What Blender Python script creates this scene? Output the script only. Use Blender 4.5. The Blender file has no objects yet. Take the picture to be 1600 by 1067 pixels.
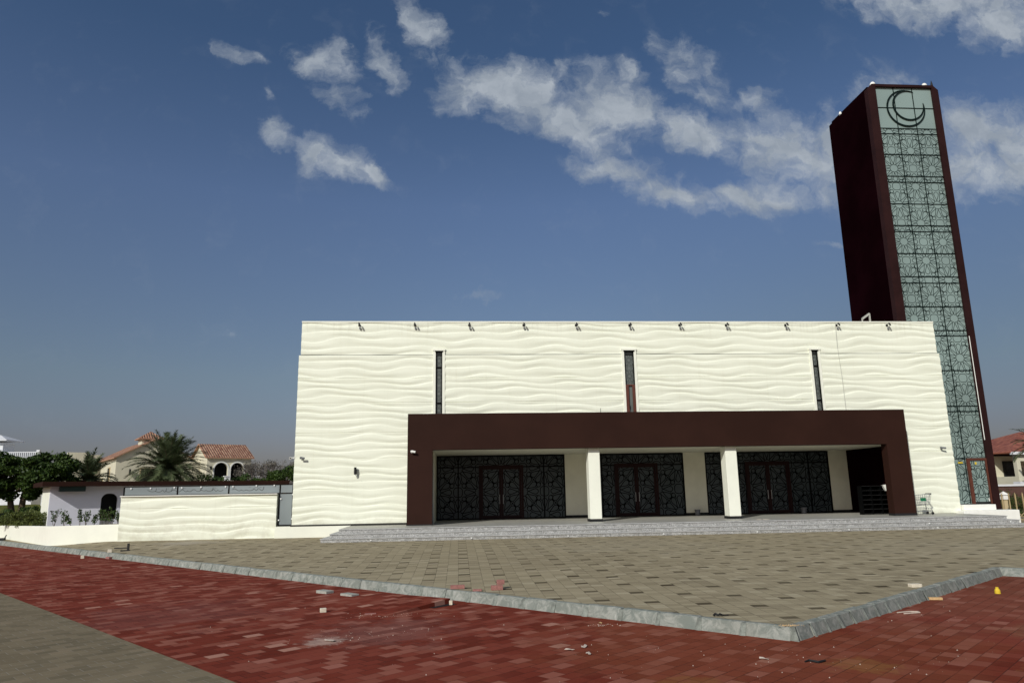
import bpy, bmesh, math, random
import numpy as np
from mathutils import Vector, Matrix
from math import sin, cos, pi, radians

sc = bpy.context.scene
C = sc.collection
rnd = random.Random(7)

# ------------------------------------------------------------------ camera
EYE = 2.35
cam_d = bpy.data.cameras.new("camera"); cam = bpy.data.objects.new("camera", cam_d)
C.objects.link(cam); sc.camera = cam
cam_d.sensor_width = 36; cam_d.lens = 25.25; cam_d.clip_end = 5000; cam_d.clip_start = .05
R_ = Vector((0.99718246, -0.07306898, -0.0169724))
U_ = Vector((0.00163628, -0.20501447, 0.97875757))
F_ = Vector((0.0749964, 0.97602766, 0.20431728))
cam.matrix_world = Matrix(((R_.x, U_.x, -F_.x, 0), (R_.y, U_.y, -F_.y, 0), (R_.z, U_.z, -F_.z, EYE), (0, 0, 0, 1)))

# ------------------------------------------------------------------ sun and sky
SUN_AZ = radians(34); SUN_EL = radians(31.5)
sun_dir = Vector((-sin(SUN_AZ) * cos(SUN_EL), -cos(SUN_AZ) * cos(SUN_EL), sin(SUN_EL)))
sd = bpy.data.lights.new("sun", 'SUN'); sd.energy = 3.62; sd.angle = radians(.5); sd.color = (1, .968, .90)
so = bpy.data.objects.new("sun", sd); C.objects.link(so)
so.rotation_euler = sun_dir.to_track_quat('Z', 'Y').to_euler()
sc.view_settings.view_transform = 'Standard'; sc.view_settings.look = 'None'
sc.view_settings.exposure = 0; sc.view_settings.gamma = 1
sc.render.engine = 'CYCLES'
sc.cycles.max_bounces = 6
sc.render.resolution_x = 1024; sc.render.resolution_y = 682

W = bpy.data.worlds.new("World"); sc.world = W; W.use_nodes = True
nt = W.node_tree; nt.nodes.clear()
class G:
    """small helper for node graphs"""
    def __init__(s, t): s.t = t
    def n(s, kind, **kw):
        o = s.t.nodes.new(kind)
        for k, v in kw.items():
            if k.startswith('i_'):
                key = k[2:]
                key = int(key) if key.isdigit() else key.replace('_', ' ')
                s.put(o.inputs[key], v)
            else: setattr(o, k, v)
        return o
    def put(s, sock, v):
        if isinstance(v, bpy.types.NodeSocket): s.t.links.new(v, sock)
        elif isinstance(v, bpy.types.Node): s.t.links.new(v.outputs[0], sock)
        else: sock.default_value = v
    def m(s, op, a, b=None, c=None, clamp=False):
        o = s.t.nodes.new('ShaderNodeMath'); o.operation = op; o.use_clamp = clamp
        s.put(o.inputs[0], a)
        if b is not None: s.put(o.inputs[1], b)
        if c is not None: s.put(o.inputs[2], c)
        return o.outputs[0]
    def mix(s, f, a, b, blend='MIX'):
        o = s.t.nodes.new('ShaderNodeMix'); o.data_type = 'RGBA'; o.blend_type = blend
        s.put(o.inputs[0], f); s.put(o.inputs[6], a); s.put(o.inputs[7], b)
        return o.outputs[2]
    def ramp(s, v, lo, hi, a=0., b=1., kind='SMOOTHSTEP'):
        o = s.t.nodes.new('ShaderNodeMapRange'); o.interpolation_type = kind
        s.put(o.inputs[0], v); o.inputs[1].default_value = lo; o.inputs[2].default_value = hi
        o.inputs[3].default_value = a; o.inputs[4].default_value = b
        return o.outputs[0]
    def noise(s, vec, scale, detail=4, rough=.55, dist=0., out=0):
        o = s.t.nodes.new('ShaderNodeTexNoise'); s.put(o.inputs['Vector'], vec)
        o.inputs['Scale'].default_value = scale; o.inputs['Detail'].default_value = detail
        o.inputs['Roughness'].default_value = rough; o.inputs['Distortion'].default_value = dist
        return o.outputs[out]
g = G(nt)
sky = g.n('ShaderNodeTexSky', sky_type='NISHITA', sun_disc=False, sun_elevation=SUN_EL,
          sun_rotation=radians(180 + 34), altitude=0, air_density=1.0, dust_density=1.6, ozone_density=2.2)
tc = g.n('ShaderNodeTexCoord')
sep = g.n('ShaderNodeSeparateXYZ', i_0=tc.outputs['Generated'])
yy = g.m('MAXIMUM', sep.outputs[1], .05)
u = g.m('DIVIDE', sep.outputs[0], yy); v = g.m('DIVIDE', sep.outputs[2], yy)
uv = g.n('ShaderNodeCombineXYZ', i_0=u, i_1=v)
warp = g.noise(uv.outputs[0], 12, 6, .62, 0, 1)
wv = g.n('ShaderNodeVectorMath', operation='MULTIPLY_ADD'); g.put(wv.inputs[0], warp); wv.inputs[1].default_value = (.11, .075, 0); wv.inputs[2].default_value = (-.055, -.0375, 0)
wadd = g.n('ShaderNodeVectorMath', operation='ADD'); g.put(wadd.inputs[0], uv.outputs[0]); g.put(wadd.inputs[1], wv.outputs[0])
BL = [(-0.325, 0.656, 0.032, 0.014, 25, 0.6), (-0.199, 0.644, 0.05, 0.028, 20, 1), (-0.112, 0.643, 0.019, 0.05, -20, 0.8), (-0.059, 0.706, 0.024, 0.058, -25, 0.8), (-0.176, 0.577, 0.04, 0.017, 30, 0.6), (-0.277, 0.585, 0.011, 0.011, 0, 0.28), (-0.255, 0.515, 0.030, 0.020, 35, .85), (-0.184, 0.484, 0.054, 0.027, 15, 1.1), (-0.129, 0.466, 0.037, 0.012, 30, 0.9), (0.02, 0.604, 0.047, 0.039, 10, 1), (0.088, 0.6, 0.065, 0.048, 20, 1.25), (0.161, 0.554, 0.094, 0.032, 25, 1.1), (0.243, 0.588, 0.073, 0.048, 20, 1.2), (0.356, 0.536, 0.063, 0.028, 15, 1.1), (0.164, 0.641, 0.02, 0.022, 0, 0.6), (0.27, 0.638, 0.029, 0.018, 20, 0.7), (0.242, 0.476, 0.065, 0.021, 5, 0.95), (0.319, 0.441, 0.079, 0.025, 8, 1.05), (0.454, 0.432, 0.091, 0.023, 0, 1), (0.483, 0.534, 0.064, 0.024, 5, 1.05), (0.532, 0.508, 0.088, 0.05, 5, 1.1), (0.614, 0.499, 0.084, 0.076, 0, 1), (0.351, 0.689, 0.05, 0.025, 10, 0.55), (0.382, 0.625, 0.052, 0.038, 60, 0.6), (0.468, 0.594, 0.042, 0.022, 0, 0.5), (0.78, 0.779, 0.123, 0.042, 5, 1.1), (0.901, 0.763, 0.091, 0.052, 10, 1.1), (0.844, 0.547, 0.098, 0.05, 5, 0.95), (0.822, 0.481, 0.096, 0.044, 0, 1), (0.903, 0.515, 0.065, 0.068, 0, 1), (0.688, 0.588, 0.064, 0.068, 0, 0.6), (0.567, 0.356, 0.03, 0.006, 0, 0.45), (-0.324, 0.222, 0.012, 0.004, 0, 0.16), (0.224, 0.744, 0.014, 0.007, 0, 0.4), (0.023, 0.274, 0.037, 0.008, 0, 0.35)]
mask = None
for (bu, bv, ru, rv, rot, st) in BL:
    mp = g.n('ShaderNodeMapping', vector_type='TEXTURE')
    g.put(mp.inputs[0], wadd.outputs[0]); mp.inputs[1].default_value = (bu, bv, 0)
    mp.inputs[2].default_value = (0, 0, radians(-rot)); mp.inputs[3].default_value = (ru * 1.85, rv * 1.85, 1)
    ln = g.n('ShaderNodeVectorMath', operation='LENGTH'); g.put(ln.inputs[0], mp.outputs[0])
    val = g.ramp(ln.outputs['Value'], 0, 1.0, st, 0, 'SMOOTHSTEP')
    mask = val if mask is None else g.m('SMOOTH_MAX', mask, val, .12)
fb = g.noise(wadd.outputs[0], 19, 9, .62, .0)
fb2 = g.noise(uv.outputs[0], 8, 4, .5, .2)
dens = g.m('ADD', g.m('MULTIPLY', mask, 1.0), g.m('MULTIPLY', g.m('SUBTRACT', fb, .5), 2.3))
dens = g.m('ADD', dens, g.m('MULTIPLY', g.m('SUBTRACT', fb2, .5), .7))
dens = g.m('MULTIPLY', dens, g.ramp(mask, .0, .25))
alpha = g.m('POWER', g.ramp(dens, .04, .98, 0, .97, 'LINEAR'), 1.45)
front = g.m('GREATER_THAN', sep.outputs[1], .06)
alpha = g.m('MULTIPLY', alpha, front)
# tint of the air: deeper blue aloft, grey dust near the horizon
hz = g.ramp(sep.outputs[2], -.02, .55, 0, 1, 'LINEAR')
cr = g.n('ShaderNodeValToRGB', i_0=hz)
el = cr.color_ramp.elements
el[0].position = 0; el[0].color = (.54, .47, .54, 1)
el[1].position = 1; el[1].color = (.49, .595, .70, 1)
k_ = el.new(.16); k_.color = (.56, .50, .575, 1); k_ = el.new(.3); k_.color = (.644, .607, .605, 1); k_ = el.new(.7); k_.color = (.695, .705, .79, 1)
skyc = g.mix(1.0, sky.outputs[0], cr.outputs[0], 'MULTIPLY')
side = g.ramp(sep.outputs[0], .0, .6, 1.0, .74); low = g.ramp(sep.outputs[2], .1, .5, 0, 1)
skyc = g.mix(1.0, skyc, g.m('ADD', g.m('MULTIPLY', side, g.m('SUBTRACT', 1., low)), low), 'MULTIPLY')
cshade = g.noise(wadd.outputs[0], 14, 5, .6)
ccol = g.mix(g.ramp(cshade, .35, .7), (2.9, 3.35, 3.95, 1), (4.2, 4.65, 5.2, 1))
skyf = g.mix(alpha, skyc, ccol)
bg = g.n('ShaderNodeBackground', i_0=skyf, i_1=.1)
ow = g.n('ShaderNodeOutputWorld', i_0=bg.outputs[0])

# ------------------------------------------------------------------ materials
def new_mat(name):
    m = bpy.data.materials.new(name); m.use_nodes = True
    t = m.node_tree; b = t.nodes['Principled BSDF']
    return m, G(t), b
def objco(g_): return g_.n('ShaderNodeTexCoord').outputs['Object']
def geopos(g_): return g_.n('ShaderNodeNewGeometry').outputs['Position']
def plain(name, col, rough=.6, spec=.3, var=.12, nscale=3., bump=0., bscale=40., metal=0.):
    m, q, b = new_mat(name)
    p = geopos(q)
    n1 = q.noise(p, nscale, 5, .6)
    lo = tuple(c * (1 - var) for c in col) + (1,); hi = tuple(min(1, c * (1 + var)) for c in col) + (1,)
    q.put(b.inputs['Base Color'], q.mix(q.ramp(n1, .3, .7), lo, hi))
    b.inputs['Roughness'].default_value = rough; b.inputs['Specular IOR Level'].default_value = spec
    b.inputs['Metallic'].default_value = metal
    if bump:
        bn = q.n('ShaderNodeBump'); bn.inputs['Strength'].default_value = bump; bn.inputs['Distance'].default_value = .01
        q.put(bn.inputs['Height'], q.noise(p, bscale, 4, .6)); q.put(b.inputs['Normal'], bn.outputs[0])
    return m
M = {}
def clad_mat():
    m, q, b = new_mat('white_wave'); p = geopos(q)
    n1 = q.noise(p, .55, 4, .6)
    mp = q.n('ShaderNodeMapping'); q.put(mp.inputs[0], p); mp.inputs[3].default_value = (5.5, 1, .22)
    st_ = q.noise(mp.outputs[0], 1.0, 6, .65)
    c = q.mix(q.ramp(n1, .3, .7), (.745, .765, .635, 1), (.785, .805, .675, 1))
    c = q.mix(q.m('MULTIPLY', q.ramp(st_, .52, .78), .22), c, (.60, .59, .46, 1))
    s_ = q.n('ShaderNodeSeparateXYZ', i_0=p)
    drip = q.m('MULTIPLY', q.ramp(st_, .45, .7), q.ramp(s_.outputs[2], 10.9, 10.1, .25, 0))
    c = q.mix(drip, c, (.45, .44, .36, 1))
    foot = q.m('MULTIPLY', q.ramp(q.noise(p, 2.5, 5, .7), .4, .65), q.ramp(s_.outputs[2], 1.6, .9, 0, .35))
    c = q.mix(foot, c, (.50, .47, .37, 1))
    q.put(b.inputs['Base Color'], c); b.inputs['Roughness'].default_value = .65; b.inputs['Specular IOR Level'].default_value = .2
    bn = q.n('ShaderNodeBump'); bn.inputs['Strength'].default_value = .2; bn.inputs['Distance'].default_value = .01
    q.put(bn.inputs['Height'], q.noise(p, 60, 4, .6)); q.put(b.inputs['Normal'], bn.outputs[0])
    return m
M['white_wave'] = clad_mat()
M['pale_grey'] = plain('pale_grey', (.42, .42, .37), .6, .2, .05)
M['white_paint'] = plain('white_paint', (.78, .79, .68), .6, .25, .03, 1.1, .12, 50)
M['white_plain'] = plain('white_plain', (.80, .80, .74), .5, .3, .04, 3)
M['inner_cream'] = plain('inner_cream', (.70, .69, .56), .7, .15, .05, 1.3)
M['shaded_white'] = plain('shaded_white', (.62, .63, .70), .6, .25, .03, 1.2)  # white wall paint with the dull bluish tone of grazing sun put in
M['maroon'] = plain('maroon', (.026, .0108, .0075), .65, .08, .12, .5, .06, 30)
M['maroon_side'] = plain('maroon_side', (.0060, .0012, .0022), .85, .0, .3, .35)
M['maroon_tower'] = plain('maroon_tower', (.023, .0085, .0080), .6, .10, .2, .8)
M['red_frame'] = plain('red_frame', (.016, .0045, .0042), .5, .15, .1)
M['rust_frame'] = plain('rust_frame', (.095, .030, .018), .45, .4, .12)
M['black_frame'] = plain('black_frame', (.002, .0022, .0024), .55, .08, .1)
M['lattice_black'] = plain('lattice_black', (.0012, .0014, .0014), .7, .02, .1)
M['black_matte'] = plain('black_matte', (.012, .012, .012), .6, .3, .1)
M['dark_line'] = plain('dark_line', (.025, .025, .022), .6, .3, .1)
M['teal_line'] = plain('teal_line', (.006, .013, .012), .6, .05, .1)
M['steel'] = plain('steel', (.35, .36, .36), .35, .5, .1, metal=.6)
M['gold_metal'] = plain('gold_metal', (.42, .32, .17), .45, .4, .12)
M['villa_cream'] = plain('villa_cream', (.58, .55, .42), .7, .2, .05, 1)
M['villa_tan'] = plain('villa_tan', (.50, .40, .24), .7, .2, .05, 1)
M['villa_white'] = plain('villa_white', (.66, .67, .68), .6, .2, .05, 1)
M['trunk'] = plain('trunk', (.10, .075, .05), .85, .1, .3, 8, .6, 30)
M['twig'] = plain('twig', (.15, .13, .12), .85, .1, .25, 4)
M['dark_green'] = plain('dark_green', (.012, .035, .028), .4, .4, .1)
M['green_plastic'] = plain('green_plastic', (.01, .13, .06), .4, .4, .1)
M['plastic_grey'] = plain('plastic_grey', (.16, .165, .17), .45, .3, .1)
M['lens'] = plain('lens', (.75, .76, .74), .3, .5, .02)
M['pink_brick'] = plain('pink_brick', (.30, .145, .125), .85, .05, .15, 20, .5, 60)
M['grey_brick'] = plain('grey_brick', (.33, .33, .29), .85, .1, .15, 20, .5, 60)
M['pale_stone'] = plain('pale_stone', (.62, .56, .44), .8, .1, .15, 20, .5, 60)
M['paper'] = plain('paper', (.50, .42, .35), .8, .1, .1, 20)
M['yellow'] = plain('yellow', (.62, .44, .03), .5, .3, .1, 10)
M['orange_wood'] = plain('orange_wood', (.50, .33, .16), .7, .2, .15, 20)
M['sand'] = plain('sand', (.30, .25, .18), .95, .05, .2, .5, .5, 20)
M['lawn'] = plain('lawn', (.10, .105, .025), .95, .05, .35, 3, .8, 40)
M['brown_wall'] = plain('brown_wall', (.10, .055, .045), .8, .1, .1)

def glass(name, col, rough=.15, spec=.5, var=.06, sc_=.25):
    m, q, b = new_mat(name); p = geopos(q)
    n1 = q.noise(p, sc_, 2, .5)
    q.put(b.inputs['Base Color'], q.mix(q.ramp(n1, .35, .65), tuple(c * (1 - var) for c in col) + (1,), tuple(c * (1 + var) for c in col) + (1,)))
    b.inputs['Roughness'].default_value = rough; b.inputs['Specular IOR Level'].default_value = spec
    return m
M['tower_glass'] = glass('tower_glass', (.215, .282, .262), .22, .5, .12, .18)
M['door_glass'] = glass('door_glass', (.050, .062, .066), .22, .22, .15, .5)
M['fence_glass'] = glass('fence_glass', (.20, .23, .235), .3, .5, .15, .4)
M['strip_glass'] = glass('strip_glass', (.12, .13, .12), .25, .4, .1, 1)
M['house_glass'] = glass('house_glass', (.015, .016, .018), .1, .5, .1, 1)

def leaf_mat(name, dark, light, hue=None, sub=.12):
    m, q, b = new_mat(name)
    at = q.n('ShaderNodeAttribute', attribute_name='leafcol')
    p = geopos(q)
    n1 = q.noise(p, 1.3, 3, .6)
    f = q.m('ADD', q.m('MULTIPLY', at.outputs['Fac'], .65), q.m('MULTIPLY', n1, .35))
    q.put(b.inputs['Base Color'], q.mix(f, dark + (1,), light + (1,)))
    b.inputs['Roughness'].default_value = .55; b.inputs['Specular IOR Level'].default_value = .25
    tr = q.n('ShaderNodeBsdfTranslucent'); q.put(tr.inputs[0], q.mix(f, dark + (1,), light + (1,)))
    mx = q.n('ShaderNodeMixShader'); mx.inputs[0].default_value = sub
    out = q.t.nodes['Material Output']
    q.put(mx.inputs[1], b.outputs[0]); q.put(mx.inputs[2], tr.outputs[0]); q.put(out.inputs[0], mx.outputs[0])
    return m
M['leaf_deep'] = leaf_mat('leaf_deep', (.012, .03, .006), (.06, .10, .015))
M['leaf_mid'] = leaf_mat('leaf_mid', (.02, .045, .010), (.075, .12, .03))
M['leaf_palm'] = leaf_mat('leaf_palm', (.032, .052, .020), (.135, .165, .080))
M['leaf_dry'] = leaf_mat('leaf_dry', (.07, .065, .05), (.17, .15, .12))
M['leaf_hedge'] = leaf_mat('leaf_hedge', (.03, .05, .01), (.12, .14, .03))

def roof_tiles(name, dark, light, wx=.24, wy=.36):
    # barrel tiles: ribs along the slope, rows across it, every tile its own tone (object coordinates of the roof: u along eave in x, slope in uv)
    m, q, b = new_mat(name)
    uvn = q.n('ShaderNodeUVMap')
    s = q.n('ShaderNodeSeparateXYZ', i_0=uvn.outputs[0])
    cx = q.m('FLOOR', q.m('DIVIDE', s.outputs[0], wx)); cy = q.m('FLOOR', q.m('DIVIDE', s.outputs[1], wy))
    cv = q.n('ShaderNodeCombineXYZ', i_0=cx, i_1=cy)
    wn = q.n('ShaderNodeTexWhiteNoise', noise_dimensions='3D', i_0=cv.outputs[0])
    q.put(b.inputs['Base Color'], q.mix(wn.outputs[0], dark + (1,), light + (1,)))
    fx = q.m('FRACT', q.m('DIVIDE', s.outputs[0], wx)); fy = q.m('FRACT', q.m('DIVIDE', s.outputs[1], wy))
    h = q.m('ADD', q.m('SINE', q.m('MULTIPLY', fx, pi)), q.m('MULTIPLY', fy, -.5))
    bn = q.n('ShaderNodeBump'); bn.inputs['Strength'].default_value = 1; bn.inputs['Distance'].default_value = .07
    q.put(bn.inputs['Height'], h); q.put(b.inputs['Normal'], bn.outputs[0])
    b.inputs['Roughness'].default_value = .8
    return m
M['tiles'] = roof_tiles('tiles', (.22, .090, .050), (.44, .26, .165))
M['tiles_red'] = roof_tiles('tiles_red', (.19, .045, .028), (.38, .13, .075))

def paving(name, ang, w, h, cols, joint, jw=.006, bond=.5, dark_lattice=None, rough=.75, stain=None, blotch=.25, sp=.25, jitter=.0):
    """blocks w x h in world metres, rows turned by ang; cols: list of (threshold, colour) by white noise per block"""
    m, q, b = new_mat(name)
    p = geopos(q)
    mp = q.n('ShaderNodeMapping', vector_type='TEXTURE'); q.put(mp.inputs[0], p); mp.inputs[2].default_value = (0, 0, ang)
    s = q.n('ShaderNodeSeparateXYZ', i_0=mp.outputs[0])
    ry = q.m('DIVIDE', s.outputs[1], h); row = q.m('FLOOR', ry)
    off = q.m('MULTIPLY', q.m('FLOORED_MODULO', row, 2.), bond)
    rx = q.m('ADD', q.m('DIVIDE', s.outputs[0], w), off); col = q.m('FLOOR', rx)
    cv = q.n('ShaderNodeCombineXYZ', i_0=col, i_1=row)
    wn = q.n('ShaderNodeTexWhiteNoise', noise_dimensions='3D', i_0=cv.outputs[0])
    cr = q.n('ShaderNodeValToRGB', i_0=wn.outputs[0]); e = cr.color_ramp; e.interpolation = 'CONSTANT'
    e.elements[0].position = 0; e.elements[0].color = cols[0][1] + (1,)
    e.elements[1].position = cols[1][0]; e.elements[1].color = cols[1][1] + (1,)
    for t_, c_ in cols[2:]:
        k = e.elements.new(t_); k.color = c_ + (1,)
    c = cr.outputs[0]
    if dark_lattice:
        mx_, my_, shift, dcol = dark_lattice
        a = q.m('FLOORED_MODULO', col, float(mx_))
        ci = q.m('FLOOR', q.m('DIVIDE', col, float(mx_)))
        bb = q.m('FLOORED_MODULO', q.m('ADD', row, q.m('MULTIPLY', ci, float(shift))), float(my_))
        on = q.m('MULTIPLY', q.m('LESS_THAN', a, .5), q.m('LESS_THAN', bb, .5))
        wn2 = q.n('ShaderNodeTexWhiteNoise', noise_dimensions='3D', i_0=q.n('ShaderNodeVectorMath', operation='ADD', i_0=cv.outputs[0], i_1=(31, 7, 3)).outputs[0])
        on = q.m('MULTIPLY', on, q.m('ADD', .78, q.m('MULTIPLY', wn2.outputs[0], .2)))
        c = q.mix(on, c, dcol + (1,))
    # dust, wear
    n1 = q.noise(p, .35, 5, .6); n2 = q.noise(p, 2.2, 5, .65)
    c = q.mix(q.m('MULTIPLY', q.ramp(n1, .35, .75), blotch), c, tuple(min(1, x * 1.5 + .02) for x in cols[1][1]) + (1,))
    c = q.mix(q.m('MULTIPLY', q.ramp(n2, .5, .8), blotch * .7), c, tuple(x * .55 for x in cols[0][1]) + (1,))
    fine = q.noise(p, 45, 3, .6)
    c = q.mix(q.m('MULTIPLY', q.ramp(fine, .55, .8), .22), c, tuple(min(1, x * 1.9 + .02) for x in cols[1][1]) + (1,))
    if stain:
        for (sx, sy, r1, scol, amt) in stain:
            d = q.n('ShaderNodeVectorMath', operation='DISTANCE'); q.put(d.inputs[0], p); d.inputs[1].default_value = (sx, sy, 0)
            f = q.m('ADD', q.m('DIVIDE', d.outputs['Value'], r1), q.m('MULTIPLY', q.m('SUBTRACT', q.noise(p, 2.6 / max(r1, .4), 6, .7), .5), 2.6))
            c = q.mix(q.m('MULTIPLY', q.ramp(f, .35, 1.0, 1, 0), amt), c, scol + (1,))
    fx = q.m('FRACT', rx); fy = q.m('FRACT', ry)
    ex = q.m('MULTIPLY', q.m('MINIMUM', fx, q.m('SUBTRACT', 1., fx)), w)
    ey = q.m('MULTIPLY', q.m('MINIMUM', fy, q.m('SUBTRACT', 1., fy)), h)
    ed = q.m('MINIMUM', ex, ey)
    jm = q.ramp(ed, jw * .45, jw * 1.1, 1, 0)
    jn = q.ramp(q.noise(p, 1.1, 4, .6), .35, .65, .25, .9)
    c = q.mix(q.m('MULTIPLY', jm, jn), c, joint + (1,))
    q.put(b.inputs['Base Color'], c)
    b.inputs['Specular IOR Level'].default_value = sp
    q.put(b.inputs['Roughness'], q.ramp(n2, .2, .8, rough - .12, rough + .12, 'LINEAR'))
    bn = q.n('ShaderNodeBump'); bn.inputs['Strength'].default_value = .8; bn.inputs['Distance'].default_value = .004
    hgt = q.m('ADD', q.m('SUBTRACT', q.m('MULTIPLY', wn.outputs[0], .5), jm), q.m('MULTIPLY', fine, .5))
    q.put(bn.inputs['Height'], hgt); q.put(b.inputs['Normal'], bn.outputs[0])
    return m
PANG = math.atan2(.66, .75)
M['red_paving'] = paving('red_paving', PANG, .32, .22,
    [(0, (0.1546, 0.0292, 0.0168)), (.28, (0.1854, 0.0411, 0.0252)), (.48, (0.1211, 0.0211, 0.0119)), (.66, (0.2101, 0.0629, 0.0416)), (.82, (0.2534, 0.0892, 0.0614)), (.95, (0.2904, 0.1144, 0.0832)), (.988, (0.3708, 0.1888, 0.1386))],
    (.045, .018, .014), .007, .5, None, .9, [(4.5, 10.5, 4.5, (.20, .062, .030), .5), (12, 13, 6, (.21, .078, .048), .5), (5.4, 9.9, .55, (.26, .13, .04), .4), (7.6, 9.2, .5, (.26, .14, .05), .35), (-1.2, 13.4, 1.6, (.20, .10, .085), .4), (-2.2, 12.7, .45, (.5, .40, .33), .5), (2.9, 9.2, .7, (.22, .10, .03), .45), (-6, 16, 2.5, (.17, .07, .06), .35), (13, 17.6, 3, (.16, .06, .035), .5), (9.5, 11.5, .9, (.24, .15, .08), .3)],
    .20, .04)
M['grey_paving'] = paving('grey_paving', PANG, .30, .20,
    [(0, (0.1510, 0.1232, 0.0784)), (.4, (0.1746, 0.1430, 0.0921)), (.7, (0.1322, 0.1100, 0.0706)), (.9, (0.1947, 0.1562, 0.1019))],
    (.25, .23, .19), .006, .5, None, .9, None, .3, .03)
M['plaza_paving'] = paving('plaza_paving', 0, .30, .205,
    [(0, (0.2442, 0.2068, 0.1344)), (0.2, (0.2728, 0.2321, 0.1502)), (0.45, (0.2948, 0.2519, 0.1638)), (0.72, (0.3190, 0.2750, 0.1806)), (0.92, (0.3630, 0.3168, 0.2152))],
    (.085, .068, .045), .006, 0., (3, 6, 2, (.040, .030, .018)), .9, [(-11.8, 33.8, 1.8, (.40, .36, .29), .55), (6, 27, 5, (.30, .27, .20), .25), (16, 24, 4, (.30, .27, .20), .22), (2, 22, 3, (.17, .14, .09), .2)], .24, .03)

def granite(name):
    m, q, b = new_mat(name); p = geopos(q)
    vn = q.n('ShaderNodeTexVoronoi', i_Vector=p); vn.inputs['Scale'].default_value = 24
    n = q.noise(p, 30, 3, .7)
    c = q.mix(q.ramp(q.m('ADD', q.m('MULTIPLY', vn.outputs['Distance'], .8), q.m('MULTIPLY', n, .5)), .3, .75), (.52, .52, .50, 1), (.24, .24, .23, 1))
    mpg = q.n('ShaderNodeMapping'); q.put(mpg.inputs[0], p); mpg.inputs[3].default_value = (.45, 1, 1.6); sp2 = q.noise(mpg.outputs[0], 13, 6, .8); c = q.mix(q.m('MULTIPLY', q.ramp(sp2, .50, .66), .6), c, (.66, .66, .65, 1)); c = q.mix(q.m('MULTIPLY', q.ramp(sp2, .48, .36), .5), c, (.11, .11, .11, 1))
    n3 = q.noise(p, 2.5, 4, .6)
    c = q.mix(q.m('MULTIPLY', q.ramp(n3, .45, .7), .35), c, (.24, .23, .21, 1))
    s = q.n('ShaderNodeSeparateXYZ', i_0=p)
    rowj = q.m('MULTIPLY', q.m('FLOOR', q.m('MULTIPLY', s.outputs[2], 5.77)), .37)
    fx = q.m('FRACT', q.m('ADD', q.m('DIVIDE', s.outputs[0], 1.25), rowj))
    jm = q.ramp(q.m('MINIMUM', fx, q.m('SUBTRACT', 1., fx)), .004, .010, 1, 0)
    c = q.mix(q.m('MULTIPLY', jm, .75), c, (.07, .07, .065, 1))
    q.put(b.inputs['Base Color'], c); b.inputs['Roughness'].default_value = .6
    return m
M['granite'] = granite('granite'); M['tread'] = plain('tread', (.40, .40, .385), .6, .15, .18, 6)
M['platform_tile'] = paving('platform_tile', 0, .6, .6, [(0, (.33, .32, .28)), (.5, (.36, .35, .31))], (.2, .19, .17), .006, 0, None, .45, None, .15, .4)
def concrete_mat():
    m, q, b = new_mat('concrete'); p = geopos(q)
    n1 = q.noise(p, 4.5, 6, .7, 1.2); n2 = q.noise(p, 16, 4, .7); n3 = q.noise(p, .6, 3, .5)
    c = q.mix(q.ramp(n1, .38, .62), (.165, .185, .165, 1), (.285, .295, .265, 1))
    c = q.mix(q.m('MULTIPLY', q.ramp(n1, .60, .72), .8), c, (.40, .41, .37, 1))
    c = q.mix(q.m('MULTIPLY', q.ramp(n2, .55, .75), .5), c, (.13, .135, .12, 1))
    c = q.mix(q.m('MULTIPLY', q.ramp(n3, .4, .7), .25), c, (.23, .22, .18, 1))
    q.put(b.inputs['Base Color'], c); b.inputs['Roughness'].default_value = .92; b.inputs['Specular IOR Level'].default_value = .04
    bn = q.n('ShaderNodeBump'); bn.inputs['Strength'].default_value = .8; bn.inputs['Distance'].default_value = .012
    q.put(bn.inputs['Height'], q.m('ADD', n1, q.m('MULTIPLY', n2, .5))); q.put(b.inputs['Normal'], bn.outputs[0])
    return m
M['concrete'] = concrete_mat()
M['mortar'] = plain('mortar', (.19, .205, .18), .9, .05, .3, 9, 1, 30)

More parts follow.
